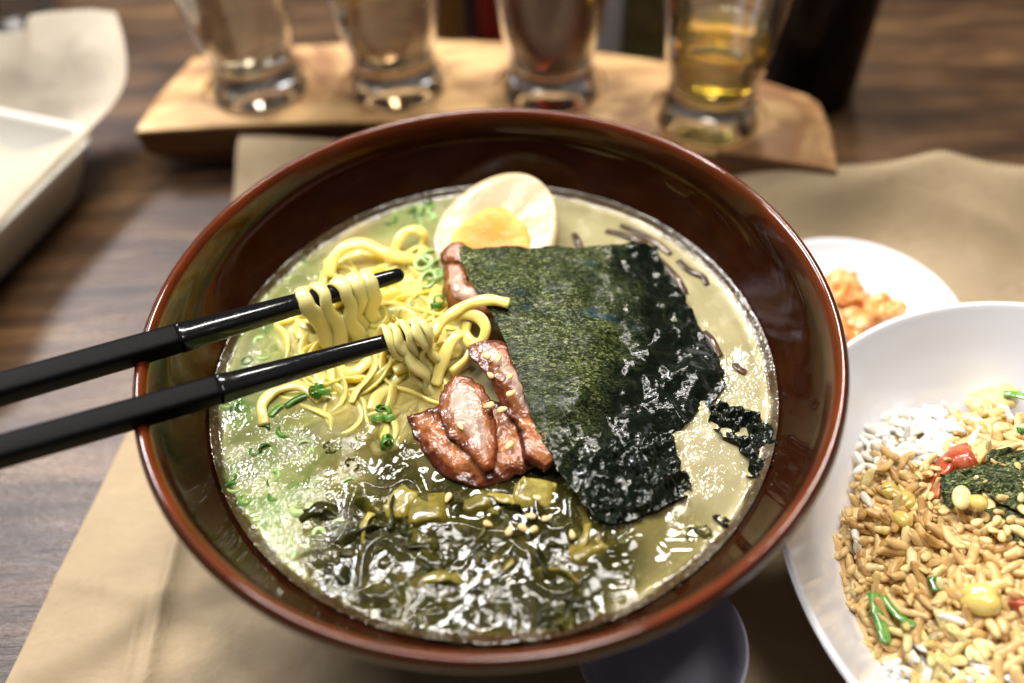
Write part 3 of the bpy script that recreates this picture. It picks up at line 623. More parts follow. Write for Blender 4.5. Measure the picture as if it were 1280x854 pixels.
pork('pork_slice', [(550, 318, 8), (562, 306, 10), (577, 303, 12), (590, 312, 13), (586, 328, 12), (566, 334, 10), (552, 330, 8)],
     [], 'pale pork end between the egg and the nori corner', 'pork_pale', dome=.002, dr=.004, thick=.0025, seed=25)
pork('pork_slice', [(640, 520, 7), (668, 520, 8), (690, 545, 7), (700, 575, 5), (680, 590, 4), (655, 575, 5)], [], 'dark glazed pork edge showing just under the lower left of the nori', 'pork', dome=.002, dr=.004, seed=30)

# ================================================================== SESAME
SES = data('sesame_seed', *blob(.0017, .00105, .0006, 12, 8, .35), M['sesame'])
def seeds(L, z, label, group, zf=None):
    for i, q in enumerate(L):
        p = at(q[0], q[1], (ZS + q[2] / 1000.) if len(q) > 2 else z)
        o = inst('sesame_seed', SES, p, (random.uniform(-.4, .4), random.uniform(-.4, .4), random.uniform(0, 6.3)), random.uniform(.85, 1.1)); tag(o, label, 'sesame seed', group)
seeds([(608, 445, 13.5), (623, 448, 14.5), (613, 469, 13), (637, 471, 15), (611, 507, 11.5), (576, 533, 8.8), (639, 492, 13.8), (637, 557, 7), (628, 512, 11.5)], 0, 'pale sesame seed stuck on the pork slices', 'sesame seeds on the pork')
seeds([(671, 622, 3.6), (637, 663, 2.5), (654, 660, 2.5), (667, 662, 2.5), (683, 648, 2.5), (663, 645, 2.5), (560, 622, 2), (715, 668, 2.5), (610, 655, 2.5)], 0, 'pale sesame seed on the dark pickled greens', 'sesame seeds on the greens')

# ================================================================== PICKLED GREENS
def rpoly(cx, cy, r, el, ang, n=11):
    P_ = []
    for i in range(n):
        a = 2 * PI * i / n; rr = r * random.uniform(.65, 1.2); x = rr * math.cos(a) * el; y = rr * math.sin(a) / el
        P_.append((cx + x * math.cos(ang) - y * math.sin(ang), cy + x * math.sin(ang) + y * math.cos(ang)))
    return P_
TZ = np.array([at(a, b, ZS)[:2] for a, b in [(400, 700), (430, 640), (500, 590), (560, 605), (640, 600), (700, 610), (760, 665), (800, 690), (770, 750), (700, 780), (600, 790), (500, 780), (430, 750)]])
k = 0
while k < 62:
    x = random.uniform(TZ[:, 0].min(), TZ[:, 0].max()); y = random.uniform(TZ[:, 1].min(), TZ[:, 1].max())
    if not inside(np.array([x]), np.array([y]), TZ)[0]: continue
    r = random.uniform(.005, .0105); z = ZS + random.uniform(-.0030, -.0002)
    V, F, a = sheet([(u, v, z + random.uniform(-.0008, .0008)) for u, v in rpoly(x, y, r, random.uniform(1, 1.7), random.uniform(0, 3))], res=.00045, thick=.0004, wr=.0020, wrs=random.uniform(.006, .011), seed=k + 100, rag=.0008)
    tag(mesh('pickled_green', V, F, M['greens'], attrs=a), 'crumpled dark olive pickled leaf shred in the front of the broth', 'pickled greens', 'dark pickled leaf shreds'); k += 1
for i in range(20):
    while True:
        x = random.uniform(TZ[:, 0].min(), TZ[:, 0].max()); y = random.uniform(TZ[:, 1].min(), TZ[:, 1].max())
        if inside(np.array([x]), np.array([y]), TZ)[0]: break
    an = random.uniform(-.7, .7) + (PI if random.random() < .5 else 0); P_ = []
    for j in range(random.randint(5, 8)):
        P_.append((x, y, ZS - .0006 + .0016 * math.sin(j * 1.1 + i))); an += random.uniform(-.5, .5); x += .0042 * math.cos(an); y += .0042 * math.sin(an)
        if math.hypot(x, y) > .086: break
    if len(P_) < 3: continue
    sp_ = spline(P_, 6); V, F = ribbon(sp_, random.uniform(.0012, .0024) * (1 + .25 * np.sin(np.arange(len(sp_)) * .7)), .0005, 10, random.uniform(-2, 2))
    tag(mesh('pickled_green', V, F, M['greens' if i % 3 else 'stem']), 'narrow curling pickled stalk strip among the dark greens', 'pickled greens', 'narrow pickled stalk strips')
for px, py, r in ((875, 665, .0035), (905, 655, .003), (850, 735, .004), (735, 762, .006), (500, 665, .0045), (440, 580, .0025), (855, 605, .0018), (413, 560, .0028), (700, 770, .0045), (770, 665, .005)):
    x, y, _ = at(px, py, ZS); V, F, a = sheet([(u, v, ZS + random.uniform(0, .0008)) for u, v in rpoly(x, y, r, 1.3, random.uniform(0, 3))], res=.0004, thick=.0004, wr=.0016, wrs=.003, seed=px, rag=.0006)
    tag(mesh('pickled_green', V, F, M['greens'], attrs=a), 'stray olive leaf fleck floating apart from the dark greens', 'pickled greens', 'stray olive leaf flecks')
def stem(px, py, sx, sy, sz, rot, label):
    V, F = blob(1, 1, 1, 24, 16); V = np.sign(V) * np.abs(V) ** .42; V = V / np.abs(V).max(0) * np.array([sx, sy, sz]) * .5
    V += .0007 * np.stack([fbm(V[:, 1] / .002, V[:, 2] / .002, 3), fbm(V[:, 0] / .002, V[:, 2] / .002, 4), fbm(V[:, 0] / .002, V[:, 1] / .002, 5)], 1)
    o = inst('pickle_chunk', data('pickle_chunk', V, F, M['stem']), at(px, py, ZS - .0016), (random.uniform(-.25, .2), random.uniform(-.2, .2), rot)); tag(o, label, 'pickle chunk', 'olive pickled stem chunks')
stem(536, 642, .0115, .011, .007, .1, 'squarish yellow-olive stem chunk, largest, below the noodle nest')
stem(668, 622, .013, .010, .006, -.1, 'olive stem chunk carrying a sesame seed below the nori edge')
stem(595, 632, .009, .007, .005, .4, 'rounded olive stem chunk just under the glazed pork')
stem(503, 632, .011, .008, .005, 1.1, 'dull green stem chunk left of the largest yellow one')
stem(735, 690, .012, .007, .005, .5, 'long yellowish stem chunk below the wet tip of the nori')

# ================================================================== SCALLIONS
def ring_mesh(name, r, h, th, mat):
    return data(name, *lathe([(r, -h), (r + .0001, 0), (r, h), (r - th * .5, h + .0001), (r - th, h), (r - th, -h), (r - th * .5, -h - .0001), (r, -h)], 20), mat)
SC = [ring_mesh('scallion_ring', .0026, .0011, .0007, M['scallion']), ring_mesh('scallion_ring', .0032, .0009, .0009, M['scallion_pale']), ring_mesh('scallion_ring', .0019, .0016, .0007, M['scallion']), ring_mesh('scallion_ring', .0022, .0013, .0014, M['scallion_pale'])]
def scal(px, py, z, label, group, sc=1., k=None, flat=.5):
    o = inst('scallion_ring', SC[random.randrange(4) if k is None else k], pm(px, py, z), (random.uniform(-flat, flat), random.uniform(-flat, flat), random.uniform(0, 3)), (sc, sc * random.uniform(.7, 1.), sc)); tag(o, label, 'scallion', group)
for px, py in ((390, 488), (399, 483), (396, 493), (405, 490)): scal(px, py, 2, 'green scallion ring in the small cluster under the lower chopstick', 'scallion cluster under the lower chopstick', .8, 2 if px < 397 else 0, 1.2)
for px, py in ((472, 522), (481, 516), (487, 522), (478, 512)): scal(px, py, .6, 'green scallion piece in the small cluster left of the pork', 'scallion cluster left of the pork', .85, 0, 1.)
for px, py in ((483, 556), (485, 550), (549, 375), (545, 382)): scal(px, py, .8 if py > 400 else 5, 'lone small dark green scallion piece', 'lone scallion pieces', .8, 0, 1.)
LZ = np.array([at(a, b, ZS)[:2] for a, b in [(268, 500), (320, 490), (360, 530), (450, 600), (430, 690), (370, 720), (310, 660), (275, 590)]]); k = 0
while k < 60:
    x = random.uniform(LZ[:, 0].min(), LZ[:, 0].max()); y = random.uniform(LZ[:, 1].min(), LZ[:, 1].max())
    if not inside(np.array([x]), np.array([y]), LZ)[0]: continue
    o = inst('scallion_ring', SC[random.randrange(4)], (x, y, ZS + random.uniform(-.0032, -.0010)), (random.uniform(-.6, .6), random.uniform(-.6, .6), 0), random.uniform(.8, 1.25)); tag(o, 'chopped scallion ring half sunk in foam at the left of the broth', 'scallion', 'scallion rings in the left foam'); k += 1
for px, py in ((500, 272), (512, 266), (530, 265), (540, 275), (520, 280), (546, 268), (488, 280), (535, 258), (525, 272)): scal(px, py, -1.6, 'chopped scallion ring in the broth between the back wall and the egg', 'scallion rings beside the egg', 1.3)
for px, py in ((325, 430), (340, 410), (350, 395), (330, 450), (365, 385), (310, 455), (345, 440), (300, 480), (360, 350), (385, 330)): scal(px, py, -1.9, 'chopped scallion ring in the broth above the lower chopstick', 'scallion rings at the back left', 1.2)
for px, py in ((530, 330), (540, 322), (545, 345), (535, 350), (548, 335)): scal(px, py, 3, 'pale green scallion ring beside the top pork slice', 'scallion rings beside the pork', 1.2, 1)
V, F = ribbon(spline(pts([(357, 508, .5), (368, 500, 1.), (382, 494, 1.2)]), 5), .0011, .0004, 8); tag(mesh('scallion_strip', V, F, M['scallion']), 'flat green scallion strip beside the cluster under the lower chopstick', 'scallion')
V, F = ribbon(spline(pts([(338, 520, .3), (345, 512, .6), (352, 507, .4)]), 5), .0011, .0004, 8); tag(mesh('scallion_strip', V, F, M['scallion']), 'tiny leftmost scallion strip trailing toward the left foam', 'scallion')

# ================================================================== WOOD EAR
for path, lab in (([(775, 282, .1), (795, 290, .7), (818, 302, .7), (838, 318, .2)], 'thin wood ear strand closest to the back rim of the broth'), ([(757, 289, .2), (775, 292, .8), (793, 299, .8), (808, 305, .3)], 'brown wood ear strip behind the nori, nearest the back wall'),
                  ([(815, 318, .3), (832, 332, 1.2), (848, 350, 1.5), (857, 366, .8)], 'curved shiny wood ear strip right of the nori top corner'),
                  ([(848, 326, .3), (862, 338, .8), (878, 345, .8), (884, 356, .3)], 'wood ear strip touching the right rear wall of the bowl'),
                  ([(718, 292, .2), (722, 300, 2), (727, 312, 1)], 'tiny brown wood ear tip poking up behind the nori top edge'),
                  ([(880, 415, .2), (890, 425, .8), (900, 445, .6)], 'dark wood ear strip at the right edge of the nori'),
                  ([(918, 455, .2), (925, 462, .6), (932, 466, .3)], 'short dark wood ear bit in the broth right of the nori')):
    V, F = ribbon(spline(pts(path), 6), .0012, .0004, 12); tag(mesh('wood_ear_strip', V, F, M['fungus']), lab, 'mushroom')

# ================================================================== RICE BOWL
RC = np.array([.1735, -.0655]); RR = .0905; RZ = .0555
root = empty('rice_bowl', (RC[0], RC[1], .001)); tag(root, 'wide white ceramic bowl of rice at lower right', 'bowl')
P = spline([(a, b, 0) for a, b in [(.001, .011), (.03, .0118), (.05, .018), (.065, .028), (.077, .040), (.0855, .0505), (.0888, .0548), (.0898, .0556), (.0906, .0550), (.0902, .0535), (.080, .038), (.067, .025), (.050, .0135), (.036, .009), (.033, .007)]], 5)[:, :2]
V, F = lathe(P, 160, RC[0], RC[1]); wmesh('bowl_body', V, F, M['white'], root)
V, F = lathe([(.0330, .0085), (.0335, .002), (.0325, .0013), (.031, .0013), (.030, .002), (.0295, .009)], 96, RC[0], RC[1]); wmesh('foot_ring', V, F, M['white'], root)
MC = RC + np.array([.012, -.006])
def mound(x, y):
    r = np.hypot(x - MC[0], y - MC[1]); return .0365 + .0165 * (1 - (r / .070) ** 2) + .0022 * fbm(np.asarray(x) / .014, np.asarray(y) / .014, 71, 3)
GR = {}
for key in ('rice_w', 'rice_b', 'rice_y'):
    L = []
    for i in range(5):
        v, f = blob(.0045 * (.8 + .1 * i), .0015 + .0001 * (i % 3), .00135, 16, 14, .03 * i, .62); v = v * (1 + .14 * fbm(v[:, 0] / .002 + i * 3, v[:, 1] / .002 + v[:, 2] / .002, i + 3, 2))[:, None]; v[:, 2] += .0005 * (v[:, 0] / .004) ** 2 * (i - 2); L.append(data('rice_grain', v, f, M[key]))
    GR[key] = L
RCL = np.array([at(a, b, .045)[:2] for a, b in [(1088, 488), (1120, 478), (1180, 492), (1240, 505), (1320, 520), (1420, 620), (1400, 900), (1200, 960), (1130, 860), (1108, 800), (1080, 735), (1058, 690), (1062, 640), (1085, 590), (1085, 540)]])
def zone(px, py):
    n = float(fbm(np.array([px / 40.]), np.array([py / 40.]), 5, 2)[0])
    if py + 22 * n < 562 - (px - 1090) * .12 and px < 1215: return 'rice_w'
    if px + 20 * n < 1080 and 600 < py < 720 and random.random() < .35: return 'rice_w'
    if py + 25 * n > 790 and px < 1230: return 'rice_y' if random.random() < .8 else 'rice_w'
    return 'rice_b' if random.random() < .8 else 'rice_y'
def pix(p):
    d = np.asarray(p) - CAM; z = d @ _F; return 640 + FPX * (d @ _R) / z, 427 - FPX * (d @ _V) / z
# packed layer beneath
xs = []; 
gx, gy = np.meshgrid(np.arange(-.075, .0751, .0012), np.arange(-.075, .0751, .0012)); gx = gx.ravel() + MC[0]; gy = gy.ravel() + MC[1]
V, F, a_ = sheet([(x, y, float(mound(x, y))) for x, y in [RCL.mean(0) + (p - RCL.mean(0)) * .985 for p in RCL]], res=.0012, thick=.012)
V[:, 2] = np.where(np.arange(len(V)) < len(V) // 2, mound(V[:, 0], V[:, 1]) - .0022, mound(V[:, 0], V[:, 1]) - .012)
parts = [(V, F)]; whites = []; gb = blob(.0033, .0014, .0012, 10, 7); cnt = 0
while cnt < 1300:
    x = random.uniform(RCL[:, 0].min(), RCL[:, 0].max()); y = random.uniform(RCL[:, 1].min(), RCL[:, 1].max())
    if not inside(np.array([x]), np.array([y]), RCL)[0]: continue
    m = np.array(Euler((random.uniform(-.6, .6), random.uniform(-.6, .6), random.uniform(0, 6.3))).to_matrix())
    q_ = pix((x, y, .05)); (whites if (q_[1] < 560 and q_[0] < 1205) or q_[1] > 800 else parts).append((gb[0] @ m.T + np.array([x, y, float(mound(x, y)) - .0016 + .0012 * (q_[1] < 560)]), gb[1])); cnt += 1
V, F = join(*parts); tag(mesh('packed_rice', V, F, M['rice_b']), 'brown sauce stained rice packed under the top grains in the white bowl', 'rice', kind='stuff')
V, F = join(*whites); tag(mesh('packed_white_rice', V, F, M['rice_w']), 'clean white rice packed at the back left and the front of the rice mound', 'rice', kind='stuff')
cnt = 0; taken = []
while cnt < 300:
    px = random.uniform(1050, 1300); py = random.uniform(478, 875); p = at(px, py, .047)
    if not inside(np.array([p[0]]), np.array([p[1]]), RCL)[0]: continue
    z = float(mound(p[0], p[1])); p = at(px, py, z); z = float(mound(p[0], p[1]))
    if not inside(np.array([p[0]]), np.array([p[1]]), RCL)[0]: continue
    if any((p[0] - a) ** 2 + (p[1] - b) ** 2 < .0022 ** 2 for a, b in taken) and random.random() < .93: continue
    taken.append((p[0], p[1])); key = zone(px, py)
    o = inst('rice_grain', random.choice(GR[key]), (p[0], p[1], z + random.uniform(-.0006, .0016)), (random.uniform(-.9, .9), random.uniform(-.8, .8), random.uniform(0, 6.3)), random.uniform(.78, 1.08))
    tag(o, {'rice_w': 'clean white rice grain on the rice mound', 'rice_b': 'brown sauce coated rice grain on the rice mound', 'rice_y': 'yellowish rice grain on the rice mound'}[key], 'rice grain',
        {'rice_w': 'clean white rice grains', 'rice_b': 'sauce coated rice grains', 'rice_y': 'yellowish rice grains'}[key]); cnt += 1
def rp(px, py, up=0.):
    z = .047
    for _ in range(5): p = at(px, py, z); z = float(mound(p[0], p[1])) + up
    return at(px, py, z)
def rsheet(L, up, **k): return sheet([rp(a, b, up) for a, b in L], **k)
V, F, a = rsheet([(1173, 594), (1200, 587), (1235, 580), (1233, 566), (1252, 560), (1290, 564), (1310, 600), (1300, 645), (1275, 638), (1250, 628), (1228, 612), (1205, 622), (1188, 636), (1176, 618)], .004, res=.0004, thick=.0004, grain=.0004, wr=.002, wrs=.006, seed=51, rag=.0007)
tag(mesh('nori_scrap', V, F, M['nori'], attrs=a), 'crinkled nori scrap on top of the rice', 'seaweed')
V, F, a = rsheet([(1226, 636), (1250, 632), (1300, 650), (1300, 690), (1262, 676), (1236, 672)], .0022, res=.0005, thick=.0004, wr=.0018, wrs=.005, seed=55, rag=.0007)
tag(mesh('nori_scrap', V, F, M['nori'], attrs=a), 'darker nori scrap half under the upper one on the rice', 'seaweed')
def chunk(L, up, mat, label, cat, name, dome=.004, seed=1, wr=.0006):
    V, F, a = rsheet(L, up, res=.0006, thick=.003, dome=dome, dome_r=.005, wr=wr, wrs=.006, seed=seed, rag=.0005); tag(mesh(name, V, F, M[mat], attrs=a), label, cat)
chunk([(1160, 606), (1168, 580), (1186, 562), (1206, 556), (1220, 572), (1222, 584), (1196, 592), (1180, 606), (1176, 630), (1160, 625)], .001, 'red', 'shiny red pork chunk behind the nori scrap on the rice', 'pork', 'pork_chunk', seed=3)
chunk([(1258, 752), (1275, 748), (1300, 755), (1300, 772), (1275, 768)], .001, 'red', 'dark red pork bit at the right edge of the rice', 'pork', 'pork_chunk', seed=4)
chunk([(1205, 500), (1225, 485), (1255, 480), (1275, 490), (1270, 508), (1245, 515), (1215, 516)], -.001, 'rice_y', 'soft yellow egg bit at the back of the rice', 'egg', 'egg_scrap', dome=.003, seed=5)
chunk([(1213, 520), (1232, 508), (1262, 510), (1268, 528), (1240, 545), (1220, 540)], -.001, 'rice_w', 'white egg bit in front of the soft yellow one on the rice', 'egg', 'egg_scrap', dome=.003, seed=6)
def bean(px, py, r, lab, up=.002):
    v, f = blob(r, r * .85, r * .7, 32, 22); v = v * (1 + .13 * fbm(v[:, 0] / r * 1.3 + px, v[:, 1] / r * 1.3 + v[:, 2] / r, 5, 3) - .16 * np.exp(-((v[:, 1] / r) / .12) ** 2) * (v[:, 2] > 0))[:, None]; tag(inst('soy_bean', data('soy_bean', v, f, M['corn']), rp(px, py, up), (.2, .3, random.random() * 3)), lab, 'bean', 'yellow beans on the rice')
bean(1228, 750, .0056, 'largest round yellow-olive bean on the rice')
bean(1134, 626, .0036, 'yellow bean left of the nori scrap, nearest to it'); bean(1112, 613, .0033, 'small yellow bean at the upper left of the brown rice'); bean(1128, 650, .0033, 'small yellow bean lowest of the left three'); bean(1222, 628, .003, 'small yellow bean tucked beneath the nori scrap', .006)
v, f = blob(.0048, .0028, .0022, 20, 12); tag(inst('rice_grain', data('rice_grain', v, f, M['rice_y']), rp(1202, 622, .0068), (0, .2, 1.1)), 'plump pale grain resting on the nori scrap', 'rice grain')
def strip(L, w, lab, mat='scallion', up=.0012):
    V, F = ribbon(spline([rp(a, b, up) for a, b in L], 6), w, .0005, 8); tag(mesh('scallion_strip', V, F, M[mat]), lab, 'scallion')
strip([(1092, 742), (1096, 765), (1103, 786), (1108, 803)], .0017, 'straight bright green scallion strip against the wall of the white bowl', up=.003)
strip([(1104, 746), (1117, 764), (1130, 775), (1143, 782)], .0013, 'darker green scallion strip right of the straight one', up=.003)
strip([(1153, 802), (1162, 798)], .0014, 'tiny scallion square at the bottom of the rice'); strip([(1168, 722), (1174, 738)], .0022, 'dark green scallion bit sunk in the middle of the rice')
strip([(1255, 492), (1268, 493), (1285, 497)], .0015, 'green scallion strip at the back right of the rice', up=.004); strip([(1273, 538), (1285, 540)], .0013, 'short scallion bit at the right edge behind the nori scrap', up=.003)
for X_, Y_ in ((550, 100), (580, 95), (565, 135), (590, 175), (590, 210), (535, 60), (575, 70), (610, 75), (760, 270), (820, 300), (790, 335), (850, 320), (870, 300), (920, 180), (925, 225), (305, 440), (330, 515), (405, 465), (565, 445), (715, 675), (640, 230), (830, 265)):
    px, py = 960 + X_ / 2.906, 560 + Y_ / 2.906; o = inst('sesame_seed', SES, rp(px, py, .0045 if X_ > 530 and Y_ < 400 else .002), (random.uniform(-.4, .4), random.uniform(-.4, .4), random.uniform(0, 6)), random.uniform(.9, 1.15)); tag(o, 'sesame seed scattered on the rice', 'sesame seed', 'sesame seeds on the rice')

# ================================================================== KIMCHI PLATE
KC = at(1098, 372, .018); KC = np.array([.1465, .0540]); KR = .0443
root = empty('small_plate', (KC[0], KC[1], .001)); tag(root, 'small round white plate with kimchi between the red bowl and the rice bowl', 'plate')
P = spline([(a, b, 0) for a, b in [(.001, .006), (.02, .0062), (.030, .0085), (.0385, .0140), (.0428, .0178), (.0440, .0182), (.0445, .0174), (.040, .0128), (.031, .0062), (.025, .004)]], 5)[:, :2]
V, F = lathe(P, 128, KC[0], KC[1]); wmesh('plate_body', V, F, M['white'], root)
V, F = lathe([(.0250, .0045), (.0255, .0015), (.0240, .0012), (.0232, .0015), (.0225, .0055)], 96, KC[0], KC[1]); wmesh('foot_ring', V, F, M['white'], root)
for i, (L, lab) in enumerate((([(1030, 345), (1055, 335), (1075, 345), (1085, 370), (1070, 395), (1045, 400), (1025, 380)], 'deep orange folded kimchi leaf at the back of the pile'),
                 ([(1050, 380), (1075, 365), (1105, 370), (1132, 378), (1134, 390), (1110, 400), (1080, 412), (1058, 408)], 'pale orange kimchi leaf reaching right on the plate'),
                 ([(1030, 385), (1060, 392), (1085, 405), (1090, 425), (1060, 440), (1035, 425)], 'pale kimchi leaf at the front of the pile against the red bowl'),
                 ([(1040, 355), (1065, 352), (1082, 362), (1078, 376), (1055, 382), (1040, 372)], 'small red kimchi shred on top of the pile'),
                 ([(1085, 385), (1110, 380), (1133, 384), (1130, 396), (1105, 402)], 'thin red-tipped kimchi strip at the right end of the pile'))):
    V, F, a = sheet([at(p, q, .0125 + .0022 * i * (i != 2)) for p, q in L], res=.0006, thick=.0012, dome=.002, dome_r=.003, wr=.0035, wrs=.007, seed=80 + i, rag=.0008)
    tag(mesh('kimchi_leaf', V, F, M['kimchi'], attrs=a), lab, 'kimchi', 'kimchi on the small plate')

# ================================================================== SMALL WHITE CUP
cc = (.047, -.083); root = empty('small_cup', (cc[0], cc[1], .001)); tag(root, 'small ceramic cup, greyed by painted shade, tucked under the near rim of the red bowl', 'cup')
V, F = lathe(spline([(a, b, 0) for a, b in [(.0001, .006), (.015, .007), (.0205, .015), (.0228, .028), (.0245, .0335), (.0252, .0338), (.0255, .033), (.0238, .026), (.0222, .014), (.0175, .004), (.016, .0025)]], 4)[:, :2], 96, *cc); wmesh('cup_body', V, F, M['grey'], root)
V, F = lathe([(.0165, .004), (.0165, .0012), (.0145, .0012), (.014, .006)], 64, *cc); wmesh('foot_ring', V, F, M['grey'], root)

# ================================================================== TASTING BOARD + GLASSES
BZ = .030
GP = [(at(326, 112, BZ - .003)), (at(497, 108, BZ - .003)), (at(688, 112, BZ - .003)), (at(884, 148, BZ - .003))]
def board():
    back = [(196, 120), (240, 73), (300, 64), (380, 57), (540, 50), (680, 56), (800, 73), (900, 90), (960, 103), (1010, 120), (1026, 130), (1040, 165)]
    top = [at(168, 164, BZ)] + [at(a, b, BZ) for a, b in back] + [at(1048, 212, BZ)]
    fl, fr = top[0], top[-1]; N = 30
    front = [fr + (fl - fr) * (i / N) + np.array([0, 1, 0]) * (.020 * math.sin(PI * i / N)) for i in range(1, N)]
    P_ = np.array(top + front); P2 = []
    for i in range(len(P_)):
        a, b = P_[i], P_[(i + 1) % len(P_)]; k = max(1, int(np.linalg.norm(a - b) / .006)); P2 += [a + (b - a) * j / k for j in range(k)]
    P_ = np.array(P2); n = len(P_); c = P_.mean(0)
    def ringz(s, zf): q = P_.copy(); q[:, :2] = c[:2] + (P_[:, :2] - c[:2]) * s; q[:, 2] = [zf(x) for x in q]; return q
    L = np.abs((P_[:, 0] - c[0]) / .17)
    V = np.concatenate([ringz(.995, lambda q: BZ), ringz(1., lambda q: BZ - .0012), ringz(.992, lambda q: BZ - .014 ), ringz(.93, lambda q: .0015 + .009 * min(1, abs(q[0] - c[0]) / .16) ** 2)])
    F = [tuple(range(n))[::-1]] + [(r * n + j, r * n + (j + 1) % n, (r + 1) * n + (j + 1) % n, (r + 1) * n + j) for r in range(3) for j in range(n)] + [tuple(3 * n + j for j in range(n))]
    o = mesh('tasting_board', V, F, M['board'], smooth=False, origin=(c[0], c[1], .0015))
    o.data.materials.append(M['board_edge'])
    for p in o.data.polygons:
        if len(p.vertices) == 4 and min(p.vertices) >= n: p.material_index = 1
    import bmesh as bmm
    b_ = bmm.new(); b_.from_mesh(o.data); bmm.ops.recalc_face_normals(b_, faces=b_.faces); b_.to_mesh(o.data); b_.free()
    cut = []
    for g in GP:
        V, F = lathe([(.0285, BZ - .0030), (.0285, BZ + .01)], 64, g[0], g[1]); F += [tuple(range(64))[::-1], tuple(64 + j for j in range(64))]
        q = mesh('cut', V, F, None, smooth=False, origin=(0, 0, 0)); cut.append(q); md = o.modifiers.new('b', 'BOOLEAN'); md.operation = 'DIFFERENCE'; md.object = q; md.solver = 'EXACT'
    bpy.context.view_layer.update(); dg = bpy.context.evaluated_depsgraph_get(); me = bpy.data.meshes.new_from_object(o.evaluated_get(dg)); o.modifiers.clear(); o.data = me
    for q in cut: bpy.data.objects.remove(q)
    tag(o, 'pale barrel stave board with round wells holding tasting glasses', 'serving board')
board()
def beer_glass(g, label, level, liq, bm, bl, bc):
    root = empty('tasting_glass', g); tag(root, label, 'glass', 'tasting glasses on the board')
    x, y, z = g; z += .0002
    base = .0235 - .0
    def outer(h): return .0238 - .0030 * math.exp(-((h - .020) / .012) ** 2) + .0115 * max(0, (h - .02) / .1) ** 1.25
    hs = np.linspace(.003, .118, 26); pr = [(.0005, .0042), (.008, .0038), (.014, .0024), (.018, .0008), (.0205, .0), (.0232, .0006), (.0246, .0022)] + [(outer(h) + (.0008 if h < .006 else 0), h) for h in hs[1:]]
    top = outer(.118); pr += [(top - .0004, .1188), (top - .0012, .118)]
    ih = np.linspace(.118, .021, 24)[1:]; pr += [(outer(h) - .0016, h) for h in ih] + [(.0175, .0185), (.012, .0170), (.0005, .0165)]
    V, F = lathe([(r, z + h) for r, h in pr], 72, x, y); wmesh('glass_body', V, F, M['glass'], root)
    lh = np.linspace(.021, level, 16); pl = [(.0005, .0168), (.0118, .0173), (.0172, .0189)] + [(outer(h) - .0019, h) for h in lh] + [(outer(level) - .0024, level - .0003), (.0005, level - .0003)]
    V, F = lathe([(r, z + h) for r, h in pl], 64, x, y); V = V; o = mesh('beer', V, F, bm); tag(o, bl, 'beer', bc)
B = [mk_beer('hazy_pale_beer', (.82, .72, .50), 1., 14), mk_beer('amber_beer', (.72, .54, .26), 1., 24), mk_beer('dark_red_beer', (.62, .13, .04), 1., 110), mk_beer('golden_beer', (.99, .85, .05), 1., 48)]
beer_glass(GP[0], 'leftmost tasting glass on the board', .085, 0, B[0], 'pale hazy beer in the leftmost glass', 'beers in the glasses')
beer_glass(GP[1], 'tasting glass second from the left, with amber brown beer', .090, 0, B[1], 'amber brown beer in the second glass', 'beers in the glasses')
beer_glass(GP[2], 'tasting glass second from the right, with dark red beer', .075, 0, B[2], 'dark red brown beer in the third glass', 'beers in the glasses')
beer_glass(GP[3], 'rightmost tasting glass, less than half full of golden beer', .047, 0, B[3], 'bright golden beer in the rightmost glass', 'beers in the glasses')

# ================================================================== BOTTLES BEHIND
def bottle(px, py, r, h, mat, label, cap=None, lab=None, neck=.4, cat='bottle', name='bottle'):
    x, y, _ = at(px, py, 0); y += r * .7
    root = empty(name, (x, y, 0)); tag(root, label, cat)
    V, F = lathe(spline([(a, b, 0) for a, b in [(.001, .0005), (r * .9, .0005), (r, .003), (r, h * .3), (r, h * .6), (r * .92, h * .68), (r * neck, h * .8), (r * neck * .9, h * .95), (r * neck * .9, h), (.001, h)]], 4)[:, :2], 64, x, y)
    wmesh('bottle_body', V, F, mat, root)
    V, F = lathe([(.0005, h - .004), (r * neck * 1.15, h - .004), (r * neck * 1.15, h + .012), (.0005, h + .0125)], 48, x, y); wmesh('cap', V, F, cap or M['black_matte'], root)
    if lab:
        V, F = lathe([(r + .0002, h * .12), (r + .0006, h * .12), (r + .0006, h * .55), (r + .0002, h * .55)], 64, x, y); wmesh('paper_label', V, F, lab, root)
soy = simple('dark_sauce_glass', (.006, .004, .004), .25, spec=.15).m
bottle(1012, 138, .0270, .17, soy, 'tall black sauce bottle at the right rear of the board', neck=.42)
bottle(566, 48, .0130, .12, simple('brown_sauce_jar', (.16, .08, .02), .25).m, 'slim brown sauce bottle behind the amber beer glass')
bottle(591, 46, .0065, .10, simple('near_black_bottle', (.01, .012, .03), .3).m, 'thin dark blue-black bottle between the brown and red ones')
bottle(615, 52, .0095, .11, simple('red_plastic', (.20, .008, .005), .3).m, 'slim dark red chili bottle behind the dark beer glass')
bl = MT('olive_label'); bl.set(color=bl.ramp(bl.noise(70, 4), [(.4, (.10, .10, .035)), (.6, (.22, .2, .08)), (.75, (.4, .36, .12))]), rough=.5)
bottle(806, 66, .0215, .12, simple('olive_jar', (.12, .12, .05), .3).m, 'olive green seasoning jar behind the golden beer glass', lab=bl.m, neck=.8, cat='jar', name='seasoning_jar')
bl2 = MT('striped_white'); w_ = bl2.n.new('ShaderNodeTexWave'); w_.inputs['Scale'].default_value = 90; w_.bands_direction = 'Z'; bl2.l.new(bl2.coords(), w_.inputs['Vector']); bl2.set(color=bl2.ramp(w_.outputs[0], [(.3, (.35, .36, .42)), (.7, (.6, .6, .64))]), rough=.5)
bottle(757, 72, .0100, .11, bl2.m, 'slim white ribbed shaker between the dark beer and the olive jar', neck=.7, cat='shaker', name='shaker')
